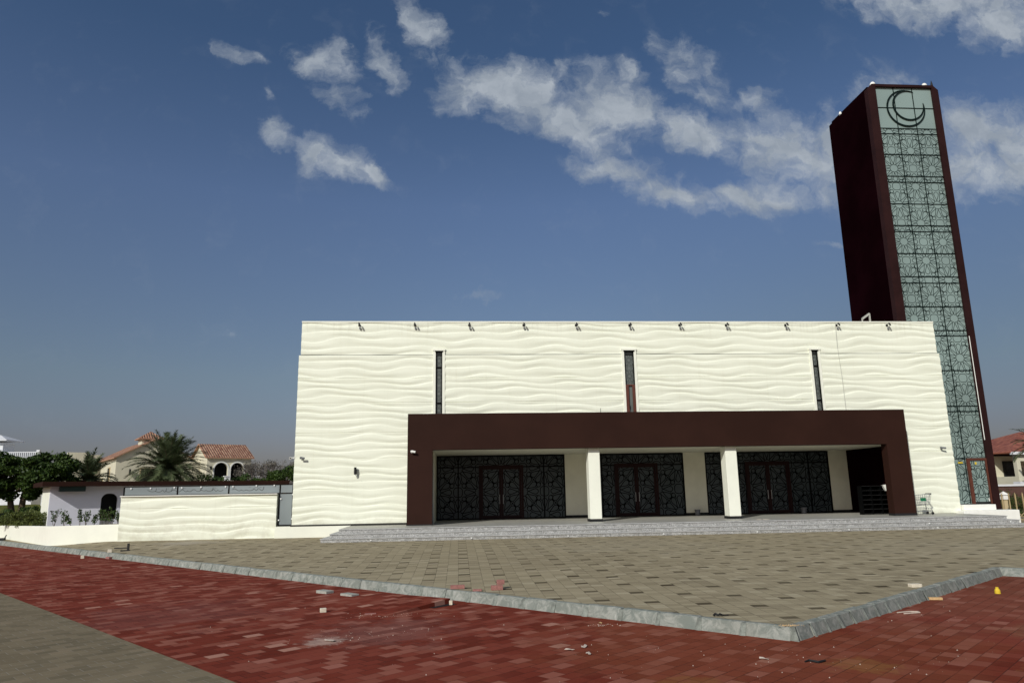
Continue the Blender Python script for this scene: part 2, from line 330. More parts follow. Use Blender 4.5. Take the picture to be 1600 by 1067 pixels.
# ------------------------------------------------------------------ mesh helpers
class MB:
    def __init__(s): s.v = []; s.f = []; s.uv = []
    def add(s, vs, fs, uvs=None):
        o = len(s.v); s.v += [tuple(p) for p in vs]; s.f += [tuple(i + o for i in f) for f in fs]
        s.uv += uvs if uvs else [None] * len(fs)
        return s
    def box(s, x0, x1, y0, y1, z0, z1):
        return s.add([(x0, y0, z0), (x1, y0, z0), (x1, y1, z0), (x0, y1, z0), (x0, y0, z1), (x1, y0, z1), (x1, y1, z1), (x0, y1, z1)],
                     [(0, 3, 2, 1), (4, 5, 6, 7), (0, 1, 5, 4), (1, 2, 6, 5), (2, 3, 7, 6), (3, 0, 4, 7)])
    def quad(s, a, b, c, d): return s.add([a, b, c, d], [(0, 1, 2, 3)])
    def bar(s, a, b, w, h=None, up=(0, 0, 1)):
        a = Vector(a); b = Vector(b); d = (b - a).normalized(); h = h or w
        x = d.cross(Vector(up))
        if x.length < 1e-4: x = d.cross(Vector((1, 0, 0)))
        x.normalize(); y = x.cross(d)
        P = [a + x * sx * w / 2 + y * sy * h / 2 for sx, sy in ((-1, -1), (1, -1), (1, 1), (-1, 1))]
        Q = [p + (b - a) for p in P]
        return s.add(P + Q, [(3, 2, 1, 0), (4, 5, 6, 7), (0, 1, 5, 4), (1, 2, 6, 5), (2, 3, 7, 6), (3, 0, 4, 7)])
    def tube(s, pts, rad, n=8, cap=True):
        pts = [Vector(p) for p in pts]
        if not hasattr(rad, '__len__'): rad = [rad] * len(pts)
        vs = []; fs = []
        for i, p in enumerate(pts):
            d = (pts[min(i + 1, len(pts) - 1)] - pts[max(i - 1, 0)]).normalized()
            x = d.cross(Vector((0, 0, 1)))
            if x.length < .05: x = d.cross(Vector((1, 0, 0)))
            x.normalize(); y = d.cross(x)
            for k in range(n):
                a = 2 * pi * k / n; vs.append(p + (x * cos(a) + y * sin(a)) * rad[i])
        for i in range(len(pts) - 1):
            for k in range(n):
                k2 = (k + 1) % n; fs.append((i * n + k, i * n + k2, (i + 1) * n + k2, (i + 1) * n + k))
        if cap: fs.append(tuple(range(n))[::-1]); fs.append(tuple((len(pts) - 1) * n + k for k in range(n)))
        return s.add(vs, fs)
    def prism(s, poly, y0, y1):     # poly in x,z extruded along y
        n = len(poly)
        return s.add([(x, y0, z) for x, z in poly] + [(x, y1, z) for x, z in poly],
                     [tuple(range(n)), tuple(range(2 * n - 1, n - 1, -1))] + [(i, i + n, (i + 1) % n + n, (i + 1) % n) for i in range(n)])
    def build(s, name, mat, parent=None, bevel=0, smooth=False, loc=None):
        me = bpy.data.meshes.new(name); me.from_pydata([tuple(p) for p in s.v], [], s.f); me.update()
        if any(u_ is not None for u_ in s.uv):
            ul = me.uv_layers.new(name='UVMap')
            for pf, uvs in zip(me.polygons, s.uv):
                for li, k in zip(pf.loop_indices, range(pf.loop_total)):
                    ul.data[li].uv = uvs[k] if uvs else (0, 0)
        if smooth: me.polygons.foreach_set('use_smooth', [True] * len(me.polygons))
        o = bpy.data.objects.new(name, me); C.objects.link(o)
        me.materials.append(M[mat] if isinstance(mat, str) else mat)
        if parent:
            o.parent = parent
            if loc is None:
                # vertices are given in world coordinates: move them into the thing's own space
                inv = parent_world(parent).inverted(); me.transform(inv)
        if loc is not None: o.location = loc
        if bevel:
            b = o.modifiers.new('bevel', 'BEVEL'); b.width = bevel; b.segments = 2; b.limit_method = 'ANGLE'
        return o
def parent_world(o):
    m = o.matrix_basis.copy()
    while o.parent: o = o.parent; m = o.matrix_basis @ m
    return m
def tag(o, label=None, cat=None, group=None, kind=None):
    if label: o['label'] = label
    if cat: o['category'] = cat
    if group: o['group'] = group
    if kind: o['kind'] = kind
    return o
def thing(name, label, cat, loc=(0, 0, 0), rz=0, group=None):
    o = bpy.data.objects.new(name, None); C.objects.link(o)
    o.location = loc; o.rotation_euler = (0, 0, rz); o.empty_display_size = .3
    return tag(o, label, cat, group)
def struct(mb, name, mat): return tag(mb.build(name, mat), kind='structure')
def copy_tree(o, parent=None):
    c = o.copy(); C.objects.link(c)
    if parent: c.parent = parent
    for ch in list(o.children): copy_tree(ch, c)
    return c

# ------------------------------------------------------------------ ground, paving, kerb
struct(MB().quad((-900, -300, -.03), (900, -300, -.03), (900, 1500, -.03), (-900, 1500, -.03)), 'ground', 'sand')
struct(MB().quad((-45, -12, 0), (45, -12, 0), (45, 60, 0), (-45, 60, 0)), 'red_paving', 'red_paving')
def bnd(y): return -11.88 + (20.53 - y) / 1.1457
struct(MB().quad((-60, -11, .004), (bnd(-11), -11, .004), (bnd(55), 55, .004), (-60, 55, .004)), 'grey_paving', 'grey_paving')
KA = (-30., 47.6); KB = (5.24, 11.62); KC = (14.05, 18.6); KD = (44., -12.)
def yk(x):
    if x <= KB[0]: return KA[1] + (x - KA[0]) * (KB[1] - KA[1]) / (KB[0] - KA[0])
    if x <= KC[0]: return KB[1] + (x - KB[0]) * (KC[1] - KB[1]) / (KC[0] - KB[0])
    return KC[1] + (x - KC[0]) * (KD[1] - KC[1]) / (KD[0] - KC[0])
def plaza_z(x, y):
    d = max(0., y - yk(x)); L = .45 * max(0., 32 - yk(x)) + 3
    t = min(1, d / L); return .2 + .175 * t * t * (3 - 2 * t)
xs = sorted(set([round(-30 + i * .5, 3) for i in range(149)] + [KB[0], KC[0]]))
mb = MB(); NV = 48; vs = []; fs = []
for x in xs:
    y0 = yk(x) + .10; y1 = 60
    for j in range(NV + 1):
        y = y0 + (y1 - y0) * (j / NV) ** 1.5; vs.append((x, y, plaza_z(x, y)))
for i in range(len(xs) - 1):
    for j in range(NV):
        a = i * (NV + 1) + j; fs.append((a, a + NV + 1, a + NV + 2, a + 1))
mb.add(vs, fs); po = struct(mb, 'plaza_paving', 'plaza_paving')
po.data.polygons.foreach_set('use_smooth', [True] * len(po.data.polygons))

# kerb: haunched stones, sloping faces, mortar between
def kerb_run(A, B, L, mbs, mbm, seed, side):
    r = random.Random(seed); A = Vector(A); B = Vector(B); d = (B - A); tot = d.length; d.normalize()
    n = Vector((d.y, -d.x))        # outward, to the red side
    if side < 0: n = -n
    N = int(tot / L); L = tot / N
    def pt(s, o, z): p = A + d * s + n * o; return (p.x, p.y, z)
    for k in range(N):
        gap = .028 + r.random() * .03
        s0 = k * L + gap / 2; s1 = (k + 1) * L - gap / 2
        dz = (r.random() - .5) * .012; do = (r.random() - .5) * .018
        prof = [(-.10, .165), (-.10, .204 + dz), (.02 + do, .204 + dz), (.045 + do, .188 + dz), (.12 + do, -.02), (-.02, -.02)]
        e = .012
        ring = []
        for s, q_ in ((s0, .9), (s0 + e * 1.6, 1), (s1 - e * 1.6, 1), (s1, .9)):
            ring.append([pt(s, o_ if q_ == 1 else (o_ - .012 if o_ > 0 else o_), z_ if q_ == 1 else z_ - .008) for o_, z_ in prof])
        m_ = len(prof); vs = [p for rg in ring for p in rg]; fs = []
        for i in range(3):
            for j in range(m_ - 1): fs.append((i * m_ + j, i * m_ + j + 1, (i + 1) * m_ + j + 1, (i + 1) * m_ + j))
        fs += [tuple(range(m_))[::-1], tuple(3 * m_ + j for j in range(m_))]
        if side < 0: fs = [f[::-1] for f in fs]
        mbs.add(vs, fs)
        # mortar ridge in the joint
        w = .035 + r.random() * .03; o1 = .125 + r.random() * .02; s = (k + 1) * L
        if k < N - 1:
            z1 = .196 + r.random() * .008
            P = [pt(s - w, -.10, z1 - .004), pt(s + w, -.10, z1 - .004), pt(s + w, .046, z1 - .012), pt(s - w, .046, z1 - .012),
                 pt(s - w * 1.2, o1, -.02), pt(s + w * 1.2, o1, -.02), pt(s, -.1, z1), pt(s, .055, z1 - .008), pt(s, o1 + .02, -.02)]
            fs2 = [(0, 6, 7, 3), (6, 1, 2, 7), (3, 7, 8, 4), (7, 2, 5, 8)]
            mbm.add(P, fs2 if side > 0 else [f[::-1] for f in fs2])
ks = MB(); km = MB()
kerb_run(KA, KB, .78, ks, km, 1, 1); kerb_run(KB, KC, .50, ks, km, 2, 1); kerb_run(KC, KD, .62, ks, km, 3, 1)
km.add([(KB[0] - .11, KB[1] + .02, -.02), (KB[0] + .02, KB[1] - .16, -.02), (KB[0] + .14, KB[1] + .03, -.02),
        (KB[0] - .08, KB[1] + .06, .2), (KB[0] + .01, KB[1] - .05, .2), (KB[0] + .09, KB[1] + .06, .2)],
       [(0, 1, 4, 3), (1, 2, 5, 4), (3, 4, 5)])
struct(ks, 'kerb', 'concrete'); struct(km, 'kerb_mortar', 'mortar')

# sunken strip by the kerb: the red surface ends in a lip left of the gap
lip = MB()
P0 = Vector((-1.45, 14.95)); P1 = Vector((-.18, 16.45)); dv = Vector((-.70, .72))
N = 8
top = []
for i in range(N + 1):
    p = P0.lerp(P1, i / N); top.append((p, .105 * (i / N) ** .8))
vs = []; fs = []
for i, (p, z) in enumerate(top):
    for j in range(5):
        q = p + dv * (j * 1.0); vs.append((q.x, q.y, z * (1 - j / 4) + .005))
for i in range(N):
    for j in range(4): a = i * 5 + j; fs.append((a, a + 5, a + 6, a + 1))
o_ = len(vs)
for i, (p, z) in enumerate(top): vs.append((p.x + .01, p.y - .01, -.01))
for i in range(N): fs.append((i * 5, o_ + i, o_ + i + 1, (i + 1) * 5))
lip.add(vs, fs); struct(lip, 'red_paving_lip', 'red_paving')
struct(MB().add([(-.62, 15.93, .007), (-.50, 15.86, .007), (-.06, 16.30, .007), (-.14, 16.49, .007)], [(0, 1, 2, 3)]), 'gap_shade', 'black_matte')  # flat black sheet that paints the shade at the end of the lip

# ------------------------------------------------------------------ wave cladding
def wave_h(x, z, amp=.040, seed=0.):
    P = .37
    ph = z / P + .17 * np.sin(2 * pi * x / 3.4 + 1.9 * np.sin(z * 1.7 + seed) + z * 2.3 + seed) + .07 * np.sin(2 * pi * x / 2.3 - z * 3.1 + 1.3 + seed) \
         + .14 * np.sin(2 * pi * x / 9. + z * 1.3 + seed * 2) + .12 * np.sin(z * 4.1 + seed)
    t = 1 - (ph - np.floor(ph))           # 0 at the crest line, growing downwards
    a = amp * (.72 + .28 * np.sin(2 * pi * x / 4.3 + z * 3.9 + seed))
    h = np.where(t < .16, .85 * np.sin(t / .16 * pi / 2), .85 + .15 * np.sin((t - .16) / .26 * pi / 2))
    h = np.where(t > .42, .5 + .5 * np.cos((t - .42) / .58 * pi), h)
    for zk in (8.02, 6.78, 5.31, 4.05, 2.62, 1.83):          # straight joints between the sheets of cladding
        h = np.where(np.abs(z - zk) < .013, h * .25, h)
    return a * h
def wave_patch(mb, x0, x1, z0, z1, Y, back, dx=.16, dz=.024, seed=0., amp=.040, flat=0.):
    nx = max(2, int((x1 - x0) / dx)) + 1; nz = max(2, int((z1 - z0) / dz)) + 1
    X, Z = np.meshgrid(np.linspace(x0, x1, nx), np.linspace(z0, z1, nz))
    H = wave_h(X, Z, amp, seed); Yv = Y - H
    o = 0; vs = np.stack([X, Yv, Z], -1).reshape(-1, 3).tolist()
    idx = np.arange(nx * nz).reshape(nz, nx)
    fs = np.stack([idx[:-1, :-1], idx[:-1, 1:], idx[1:, 1:], idx[1:, :-1]], -1).reshape(-1, 4).tolist()
    # closing edges
    loop = list(idx[0, :]) + list(idx[1:, -1]) + list(idx[-1, :-1][::-1]) + list(idx[1:-1, 0][::-1])
    b0 = len(vs)
    for i in loop: vs.append([vs[i][0], back, vs[i][2]])
    n = len(loop)
    for i in range(n): j = (i + 1) % n; fs.append([loop[j], loop[i], b0 + i, b0 + j])
    mb.add(vs, fs)

mosque = thing('mosque', 'large white wave-clad hall with a dark brown entrance frame and three glazed doorways', 'building', (8.9, 36, .0))
FY = 36.0; BK = 36.2
wall = MB()
S = [(-1.13, -.79), (8.56, 9.07), (18.61, 18.94)]
JB = .13
wave_patch(wall, -7.85, 25.59, 9.40, 10.88, FY + .03, BK, seed=.4, amp=.038)
XL, XR = -7.93, 25.68
edges = [(-7.85, S[0][0] - JB), (S[0][1] + JB, S[1][0] - JB), (S[1][1] + JB, S[2][0] - JB), (S[2][1] + JB, 25.59)]
wave_patch(wall, -7.93, S[0][0] - JB, 5.6, 9.19, FY, BK)
wave_patch(wall, S[0][1] + JB, S[1][0] - JB, 5.6, 9.19, FY, BK)
wave_patch(wall, S[1][1] + JB, S[2][0] - JB, 5.6, 9.19, FY, BK)
wave_patch(wall, S[2][1] + JB, XR, 5.6, 9.19, FY, BK)
for a, b in edges: wave_patch(wall, a, b, 9.215, 9.40, FY + .03, BK, seed=.4, amp=.038)
wave_patch(wall, XL, -1.9, .97, 5.6, FY, BK)
wave_patch(wall, 22.0, XR, .895, 5.6, FY, BK)
wall.build('wave_wall', 'white_wave', mosque, smooth=False)
trim = MB()
for a, b in S:
    trim.box(a - JB, a, FY - .045, BK, 5.7, 9.40); trim.box(b, b + JB, FY - .045, BK, 5.7, 9.40); trim.box(a - JB - .02, b + JB + .02, FY - .07, BK, 9.402, 9.50)
trim.box(-7.86, 25.60, FY - .012, BK + .12, 10.88, 10.95)
trim.box(-8.70, -5.15, FY - .07, FY + .4, -.1, .90)
trim.box(25.40, 25.68, FY - .02, BK, .2, .895)
trim.build('wall_trim', 'white_paint', mosque)
MB().box(-7.99, -5.2, FY - .085, FY + .1, .902, .965).box(-5.12, -2.3, FY - .085, FY + .1, .895, .955).box(-7.84, 25.58, FY - .01, BK - .02, 9.19, 9.215).build('dark_strip', 'dark_line', mosque)  # dark strips along the wall foot and the upper seam
body = MB()
body.box(-7.7, -1.45, 36.2, 58, 0, 10.6).box(-1.45, 22.95, 36.2, 58, 4.62, 10.6).box(-1.45, 22.95, 41.2, 58, 0, 4.61).box(22.97, 23.55, 36.2, 58, 0, 10.6)
body.build('core_wall', 'white_paint', mosque)
# window strips
def seg_clip(a, b, x0, x1, z0, z1):
    t0, t1 = 0., 1.; dx, dz = b[0] - a[0], b[1] - a[1]
    for p, q in ((-dx, a[0] - x0), (dx, x1 - a[0]), (-dz, a[1] - z0), (dz, z1 - a[1])):
        if abs(p) < 1e-9:
            if q < 0: return None
        else:
            r = q / p
            if p < 0: t0 = max(t0, r)
            else: t1 = min(t1, r)
    if t1 - t0 < 1e-4: return None
    return (a[0] + dx * t0, a[1] + dz * t0), (a[0] + dx * t1, a[1] + dz * t1)
def cell_A():
    L = []
    zz = []
    for k in range(12):
        th = radians(30 * k); al = radians(30 * k + 15)
        pr = [(.25, 0), (.38, .052), (.50, .098), (.585, .116), (.655, .092), (.70, .042), (.71, 0)]
        side = lambda s: [(r * cos(th) - s * h * sin(th), r * sin(th) + s * h * cos(th)) for r, h in pr]
        L.append(side(1) + side(-1)[::-1][1:])
        L.append([(.60 * cos(al), .60 * sin(al)), (.74 * cos(al), .74 * sin(al))])
        zz += [(.25 * cos(th), .25 * sin(th)), (.185 * cos(al), .185 * sin(al))]
    L.append(zz + zz[:1]); return L
def cell_B():
    L = []
    L.append([(.205 * (abs(cos(a)) ** .7) * (1 if cos(a) > 0 else -1), .205 * (abs(sin(a)) ** .7) * (1 if sin(a) > 0 else -1)) for a in [2 * pi * i / 16 for i in range(17)]])
    for sx in (1, -1):
        for sz in (1, -1):
            L.append([(sx * (.275 + .095 * cos(a)), sz * (.275 + .095 * sin(a))) for a in [2 * pi * i / 10 for i in range(11)]])
            L.append([(sx * .345, sz * .345), (sx * .5, sz * .5)])
    return L
CA, CB = cell_A(), cell_B()
def lattice(mb, x0, x1, z0, z1, Y, cx, cz, sx, sz, w, t=.02):
    i0 = int(math.floor((x0 - cx) / sx)) - 1; i1 = int(math.ceil((x1 - cx) / sx)) + 1
    j0 = int(math.floor((z0 - cz) / sz)) - 1; j1 = int(math.ceil((z1 - cz) / sz)) + 1
    for i in range(i0, i1 + 1):
        for j in range(j0, j1 + 1):
            ox, oz = cx + i * sx, cz + j * sz
            for pl in (CA if (i + j) % 2 == 0 else CB):
                for p, q in zip(pl[:-1], pl[1:]):
                    c = seg_clip((ox + p[0] * sx, oz + p[1] * sz), (ox + q[0] * sx, oz + q[1] * sz), x0, x1, z0, z1)
                    if not c: continue
                    (ax, az), (bx, bz) = c; dx, dz = bx - ax, bz - az; l = math.hypot(dx, dz)
                    if l < 1e-3: continue
                    nx_, nz_ = -dz / l * w / 2, dx / l * w / 2
                    f = Y - t
                    mb.add([(ax + nx_, f, az + nz_), (ax - nx_, f, az - nz_), (bx - nx_, f, bz - nz_), (bx + nx_, f, bz + nz_),
                            (ax + nx_, Y, az + nz_), (ax - nx_, Y, az - nz_), (bx - nx_, Y, bz - nz_), (bx + nx_, Y, bz + nz_)],
                           [(0, 1, 2, 3), (0, 3, 7, 4), (1, 5, 6, 2)])
def strip_window(a, b, mulls, rust_from=None):
    fr = MB(); w = .05; Y = 36.06
    fr.box(a, a + w, Y - .06, Y + .06, 5.9, 9.40); fr.box(b - w, b, Y - .06, Y + .06, 5.9, 9.40); fr.box(a - .03, b + .03, Y - .14, Y + .06, 9.34, 9.40)
    for z in mulls: fr.box(a + w, b - w, Y - .06, Y + .06, z - .03, z + .03)
    wn = fr.build('window', 'black_frame', mosque); wn['label'] = 'narrow tall slot window with black frame and star pattern'
    MB().box(a + w, b - w, Y, Y + .03, 5.9, 9.34).build('pane', 'strip_glass', wn)
    lt = MB(); lattice(lt, a + w, b - w, 6.0 if not rust_from else rust_from + .03, 9.34, Y, (a + b) / 2, 8.9, .42, .42, .009, .004); lt.build('lattice', 'teal_line', wn)
    if rust_from:
        r = MB(); r.box(a + .004, a + .16, Y - .09, Y - .062, 5.9, rust_from); r.box(b - .16, b - .004, Y - .09, Y - .062, 5.9, rust_from); r.box(a + .16, b - .16, Y - .09, Y - .062, rust_from - .06, rust_from)
        c = r.build('casement', 'rust_frame', wn); c['label'] = 'rusty red casement frame in the lower half of the slot'
        MB().box(a + .15, a + .17, Y - .12, Y - .09, 6.4, 6.6).build('handle', 'black_matte', wn)
strip_window(*S[0], [8.55, 6.75]); strip_window(*S[1], [], 7.62); strip_window(*S[2], [8.55, 6.75])

# entrance frame
PF = 34.62
pf = MB()
pf.box(-2.395, -1.213, PF, PF + .5, .50, 4.355)
pf.box(21.294, 22.407, PF, PF + .5, .885, 4.355)
pf.box(-2.395, 22.407, PF, PF + .5, 4.357, 6.07)
pf.box(-2.395, -1.96, PF + .502, 35.9, .50, 6.066); pf.box(21.97, 22.407, PF + .502, 35.9, .885, 6.066)
pf.box(-1.955, 21.965, PF + .502, 35.9, 4.60, 6.066)
pf.build('entrance_frame', 'maroon', mosque)
MB().box(-2.41, -1.20, PF - .012, PF + .51, .878, .93).build('skirting', 'black_matte', mosque); MB().box(21.28, 22.42, PF - .012, PF + .51, .882, .99).build('skirting', 'black_matte', mosque)
MB().box(-1.95, 21.96, PF + .502, 36.0, 4.36, 4.598).box(-1.44, 22.9, 36.0, 40.8, 4.36, 4.6).build('ceiling', 'inner_cream', mosque)
MB().box(-1.45, -1.2, 36.2, 40.8, .88, 4.358).build('side_wall', 'inner_cream', mosque)
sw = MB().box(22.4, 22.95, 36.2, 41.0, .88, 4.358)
o = sw.build('side_wall', 'maroon_side', mosque); o['label'] = 'dark brown inner side wall at the right of the porch'  # porch shade is put into this brown wall's near-black colour
DY = 40.5
for a, b in ((5.95, 7.27), (12.74, 14.0), (21.28, 22.4)):
    MB().box(a, b, DY, DY + .3, 1.02, 4.358).build('door_wall', 'inner_cream', mosque)
    MB().box(a, b, DY - .02, DY + .3, .882, 1.018).build('skirting', 'black_matte', mosque)
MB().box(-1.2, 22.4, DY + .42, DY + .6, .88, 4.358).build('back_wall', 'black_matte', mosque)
for x in (2, 5, 8, 11, 14, 17, 20): MB().tube([(x, 38.2, 4.362), (x, 38.2, 4.352)], .09, 12).build('downlight', 'lens', mosque)
def glazed(x0, x1, d0, d1, mulls, cx):
    Y = DY + .05; zt, zb, zh = 4.34, .88, 3.70
    fr = MB()
    fr.box(x0, x0 + .06, Y - .07, Y + .07, zb, zt); fr.box(x1 - .06, x1, Y - .07, Y + .07, zb, zt)
    fr.box(x0 + .06, x1 - .06, Y - .07, Y + .07, zt - .06, zt)
    fr.box(x0 + .06, d0, Y - .068, Y + .068, zb, zb + .07); fr.box(d1, x1 - .06, Y - .068, Y + .068, zb, zb + .07)
    fr.box(x0 + .06, d0, Y - .05, Y + .05, zh - .03, zh + .03); fr.box(d1, x1 - .06, Y - .05, Y + .05, zh - .03, zh + .03)
    for m_ in mulls: fr.box(m_ - .03, m_ + .03, Y - .06, Y + .06, zb + .07, zt - .06)
    scr = fr.build('glazed_screen', 'black_frame', mosque)
    w = .036
    for a, b, c, d in ((x0 + .06, d0 - .05, zb + .07, zt - .06), (d1 + .05, x1 - .06, zb + .07, zt - .06), (d0 - .05, d1 + .05, zh + .08, zt - .06)):
        pn = MB().box(a, b, Y + .012, Y + .03, c, d).build('pane', 'door_glass', scr)
        lt = MB(); lattice(lt, a, b, c, d, Y + .010, cx, 2.35, 1.20, 1.28, w, .008); lt.build('lattice', 'lattice_black', scr)
    # frame round the doors
    pr = MB(); pr.box(d0 - .05, d0 + .07, Y - .10, Y + .08, zb, zh + .09); pr.box(d1 - .07, d1 + .05, Y - .10, Y + .08, zb, zh + .09); pr.box(d0 + .07, d1 - .07, Y - .10, Y + .08, zh - .03, zh + .09)
    pr.build('door_frame', 'red_frame', mosque)
    mid = (d0 + d1) / 2
    for a, b, hx in ((d0 + .07, mid - .005, mid - .10), (mid + .005, d1 - .07, mid + .10)):
        dr = MB(); s_ = .11
        dr.box(a, a + s_, Y - .06, Y + .01, zb + .03, zh - .03); dr.box(b - s_, b, Y - .06, Y + .01, zb + .03, zh - .03)
        dr.box(a + s_, b - s_, Y - .06, Y + .01, zb + .03, zb + .20); dr.box(a + s_, b - s_, Y - .06, Y + .01, zh - .13, zh - .03)
        D = dr.build('door', 'red_frame', mosque)
        MB().box(a + s_, b - s_, Y - .012, Y + .008, zb + .2, zh - .13).build('pane', 'door_glass', D)
        lt = MB(); lattice(lt, a + s_, b - s_, zb + .2, zh - .13, Y - .014, cx, 2.35, 1.20, 1.28, w, .008); lt.build('lattice', 'lattice_black', D)
        MB().tube([(hx, Y - .12, 1.7), (hx, Y - .12, 2.2)], .016, 8).bar((hx, Y - .12, 1.75), (hx, Y - .05, 1.75), .02).bar((hx, Y - .12, 2.15), (hx, Y - .05, 2.15), .02).build('handle', 'steel', D)
glazed(-1.19, 5.95, 1.19, 3.56, [0., 4.76], 1.19)
glazed(7.27, 12.74, 8.81, 11.18, [8.04], 8.81)
glazed(14.0, 21.28, 16.37, 18.87, [14.95, 20.07], 18.87)
for cx0, cx1 in ((6.30, 6.86), (13.13, 13.70)):
    col = MB().box(cx0, cx1, 34.92, 35.60, 1.0, 4.359).build('column', 'white_paint', mosque, bevel=.015)
    MB().box(cx0 - .03, cx1 + .03, 34.89, 35.63, .882, .998).build('plinth', 'black_matte', col)
# lightning cable down the right part of the wall
MB().tube([(20.05, 35.90, 10.9), (20.02, 35.90, 9.6), (20.08, 35.88, 8), (20.10, 35.88, 6.1)], .007, 5).build('cable', 'pale_grey', mosque)
MB().tube([(7.1, 35.4, 6.07), (7.1, 35.4, 6.35)], .012, 6).build('antenna_rod', 'black_matte', mosque)

# ------------------------------------------------------------------ steps and platform
st = thing('entrance_steps', 'broad grey granite steps with a paved platform in front of the white hall', 'steps', (9, 32.4, .3))
zs = [.36, .533, .707, .88]; E0 = 32.42; TR = .33
for k in range(3):
    o_ = (2 - k) * TR
    b = MB().box(-5.12 - o_, 25.32 + o_, E0 - o_ + .03, 36.3 if k == 2 else 35.9, zs[k] - (.3 if k == 0 else .06), zs[k + 1] - .034)
    so3 = b.build('step', 'granite', st)
    MB().box(-5.15 - o_, 25.35 + o_, E0 - o_, E0 - o_ + .40, zs[k + 1] - .032, zs[k + 1]).build('nosing', 'tread', so3, bevel=.006)
    if k < 2:
        MB().box(-5.15 - o_, -5.10, E0 - o_ + .40, 35.9, zs[k + 1] - .032, zs[k + 1]).build('nosing', 'tread', so3, bevel=.006)
        MB().box(25.30, 25.35 + o_, E0 - o_ + .40, 35.9, zs[k + 1] - .032, zs[k + 1]).build('nosing', 'tread', so3, bevel=.006)
MB().box(-5.15, 25.35, E0 + .401, 41.1, .83, .88).build('platform', 'platform_tile', st)
k = 0
for (x, z) in [(-3.68, .44), (.56, .44), (4.72, .44), (8.92, .44), (13.12, .44), (17.31, .44), (21.45, .44), (21.3, .62), (25.2, .62)]:
    y = E0 - 2 * TR - .006 if z < .5 else E0 - TR - .006
    order = ['first', 'second', 'third', 'fourth', 'fifth', 'sixth', 'seventh'][k] if k < 7 else None
    lab = f'small round white light in the bottom step riser, {order} from the left' if order else ('small round white light in the middle riser just right of the brown entrance frame' if x < 22 else 'small round white light in the riser at the right end of the steps')
    o = MB().tube([(x, y - .012, z), (x, y + .01, z)], [.028, .034], 12).build('step_light', 'lens')
    tag(o, lab, 'step light', 'lights set in the step risers'); k += 1

# ------------------------------------------------------------------ floodlights, cameras
def flood():
    t = thing('floodlight', '', 'floodlight', (0, 0, 0), 0, 'floodlights along the top of the wall')
    MB().box(-.05, .05, -.02, .02, -.05, .05).bar((0, -.02, 0), (0, -.20, .06), .022).build('bracket', 'black_matte', t, loc=(0, 0, 0))
    MB().tube([(0, -.19, .09), (.02, -.22, .02), (.05, -.24, -.07)], [.025, .04, .045], 10).build('lamp_head', 'black_matte', t, loc=(0, 0, 0))
    MB().box(.0, .08, -.05, .0, -.22, -.12).build('driver_box', 'plastic_grey', t, loc=(0, 0, 0))
    return t
fl = flood(); ords = ['leftmost', 'second', 'third', 'fourth', 'fifth', 'sixth', 'seventh', 'eighth', 'ninth', 'tenth', 'rightmost']
for i, x in enumerate([-4.99, -2.2, .57, 3.37, 6.1, 8.92, 11.58, 14.09, 17.32, 20.14, 22.95]):
    t = fl if i == 0 else copy_tree(fl)
    t.location = (x, 35.97, 10.74)
    t['label'] = f'small black floodlight under the white wall\'s top edge, {ords[i]}' + (' of eleven' if i in (0, 10) else ' from the left')
def cctv(loc, rz, label, mat='white_plain'):
    t = thing('security_camera', label, 'camera', loc, rz)
    MB().box(-.05, .05, -.03, 0, -.06, .06).bar((0, -.02, 0), (0, -.12, -.01), .03).build('bracket', mat, t, loc=(0, 0, 0))
    MB().tube([(-.10, -.15, -.0), (.12, -.19, -.03)], [.045, .055], 10).build('housing', mat, t, loc=(0, 0, 0))
    MB().tube([(.12, -.19, -.03), (.135, -.193, -.032)], [.04, .03], 10).build('lens', 'black_matte', t, loc=(0, 0, 0))
cctv((-2.17, PF, 4.28), .2, 'white security camera on the left post of the brown entrance frame')
cctv((-7.6, 35.93, 4.12), .4, 'small dark security camera near the left edge of the white wave wall', 'plastic_grey')
cctv((-7.93, 36.02, 4.14), -1.5, 'tiny white security camera sticking out from the left corner of the white hall')
cctv((25.02, 35.93, 4.2), .0, 'small dark security camera near the right edge of the white wave wall', 'plastic_grey')
wl = thing('wall_lamp', 'black up-and-down wall lamp on the lower left of the white wave wall', 'wall lamp', (-4.98, 35.94, 3.45))
MB().box(-.05, .05, -.03, .05, -.10, .10).build('bracket', 'black_matte', wl, loc=(0, 0, 0))
MB().tube([(0, -.12, -.16), (0, -.12, .18)], .06, 12).build('body', 'black_matte', wl, loc=(0, 0, 0))
MB().tube([(0, -.12, -.22), (0, -.12, -.165)], [.035, .045], 12).build('lens', 'lens', wl, loc=(0, 0, 0))

# ------------------------------------------------------------------ tower
tw = thing('minaret', 'tall dark maroon tower with a glass front of star tracery and a crescent', 'tower', (25.9, 38.4, .6))
TY, TB = 36.26, 40.67; TX0, TX1 = 23.77, 28.09; GX0, GX1 = 24.27, 27.71; TT = 25.24; ch = .30
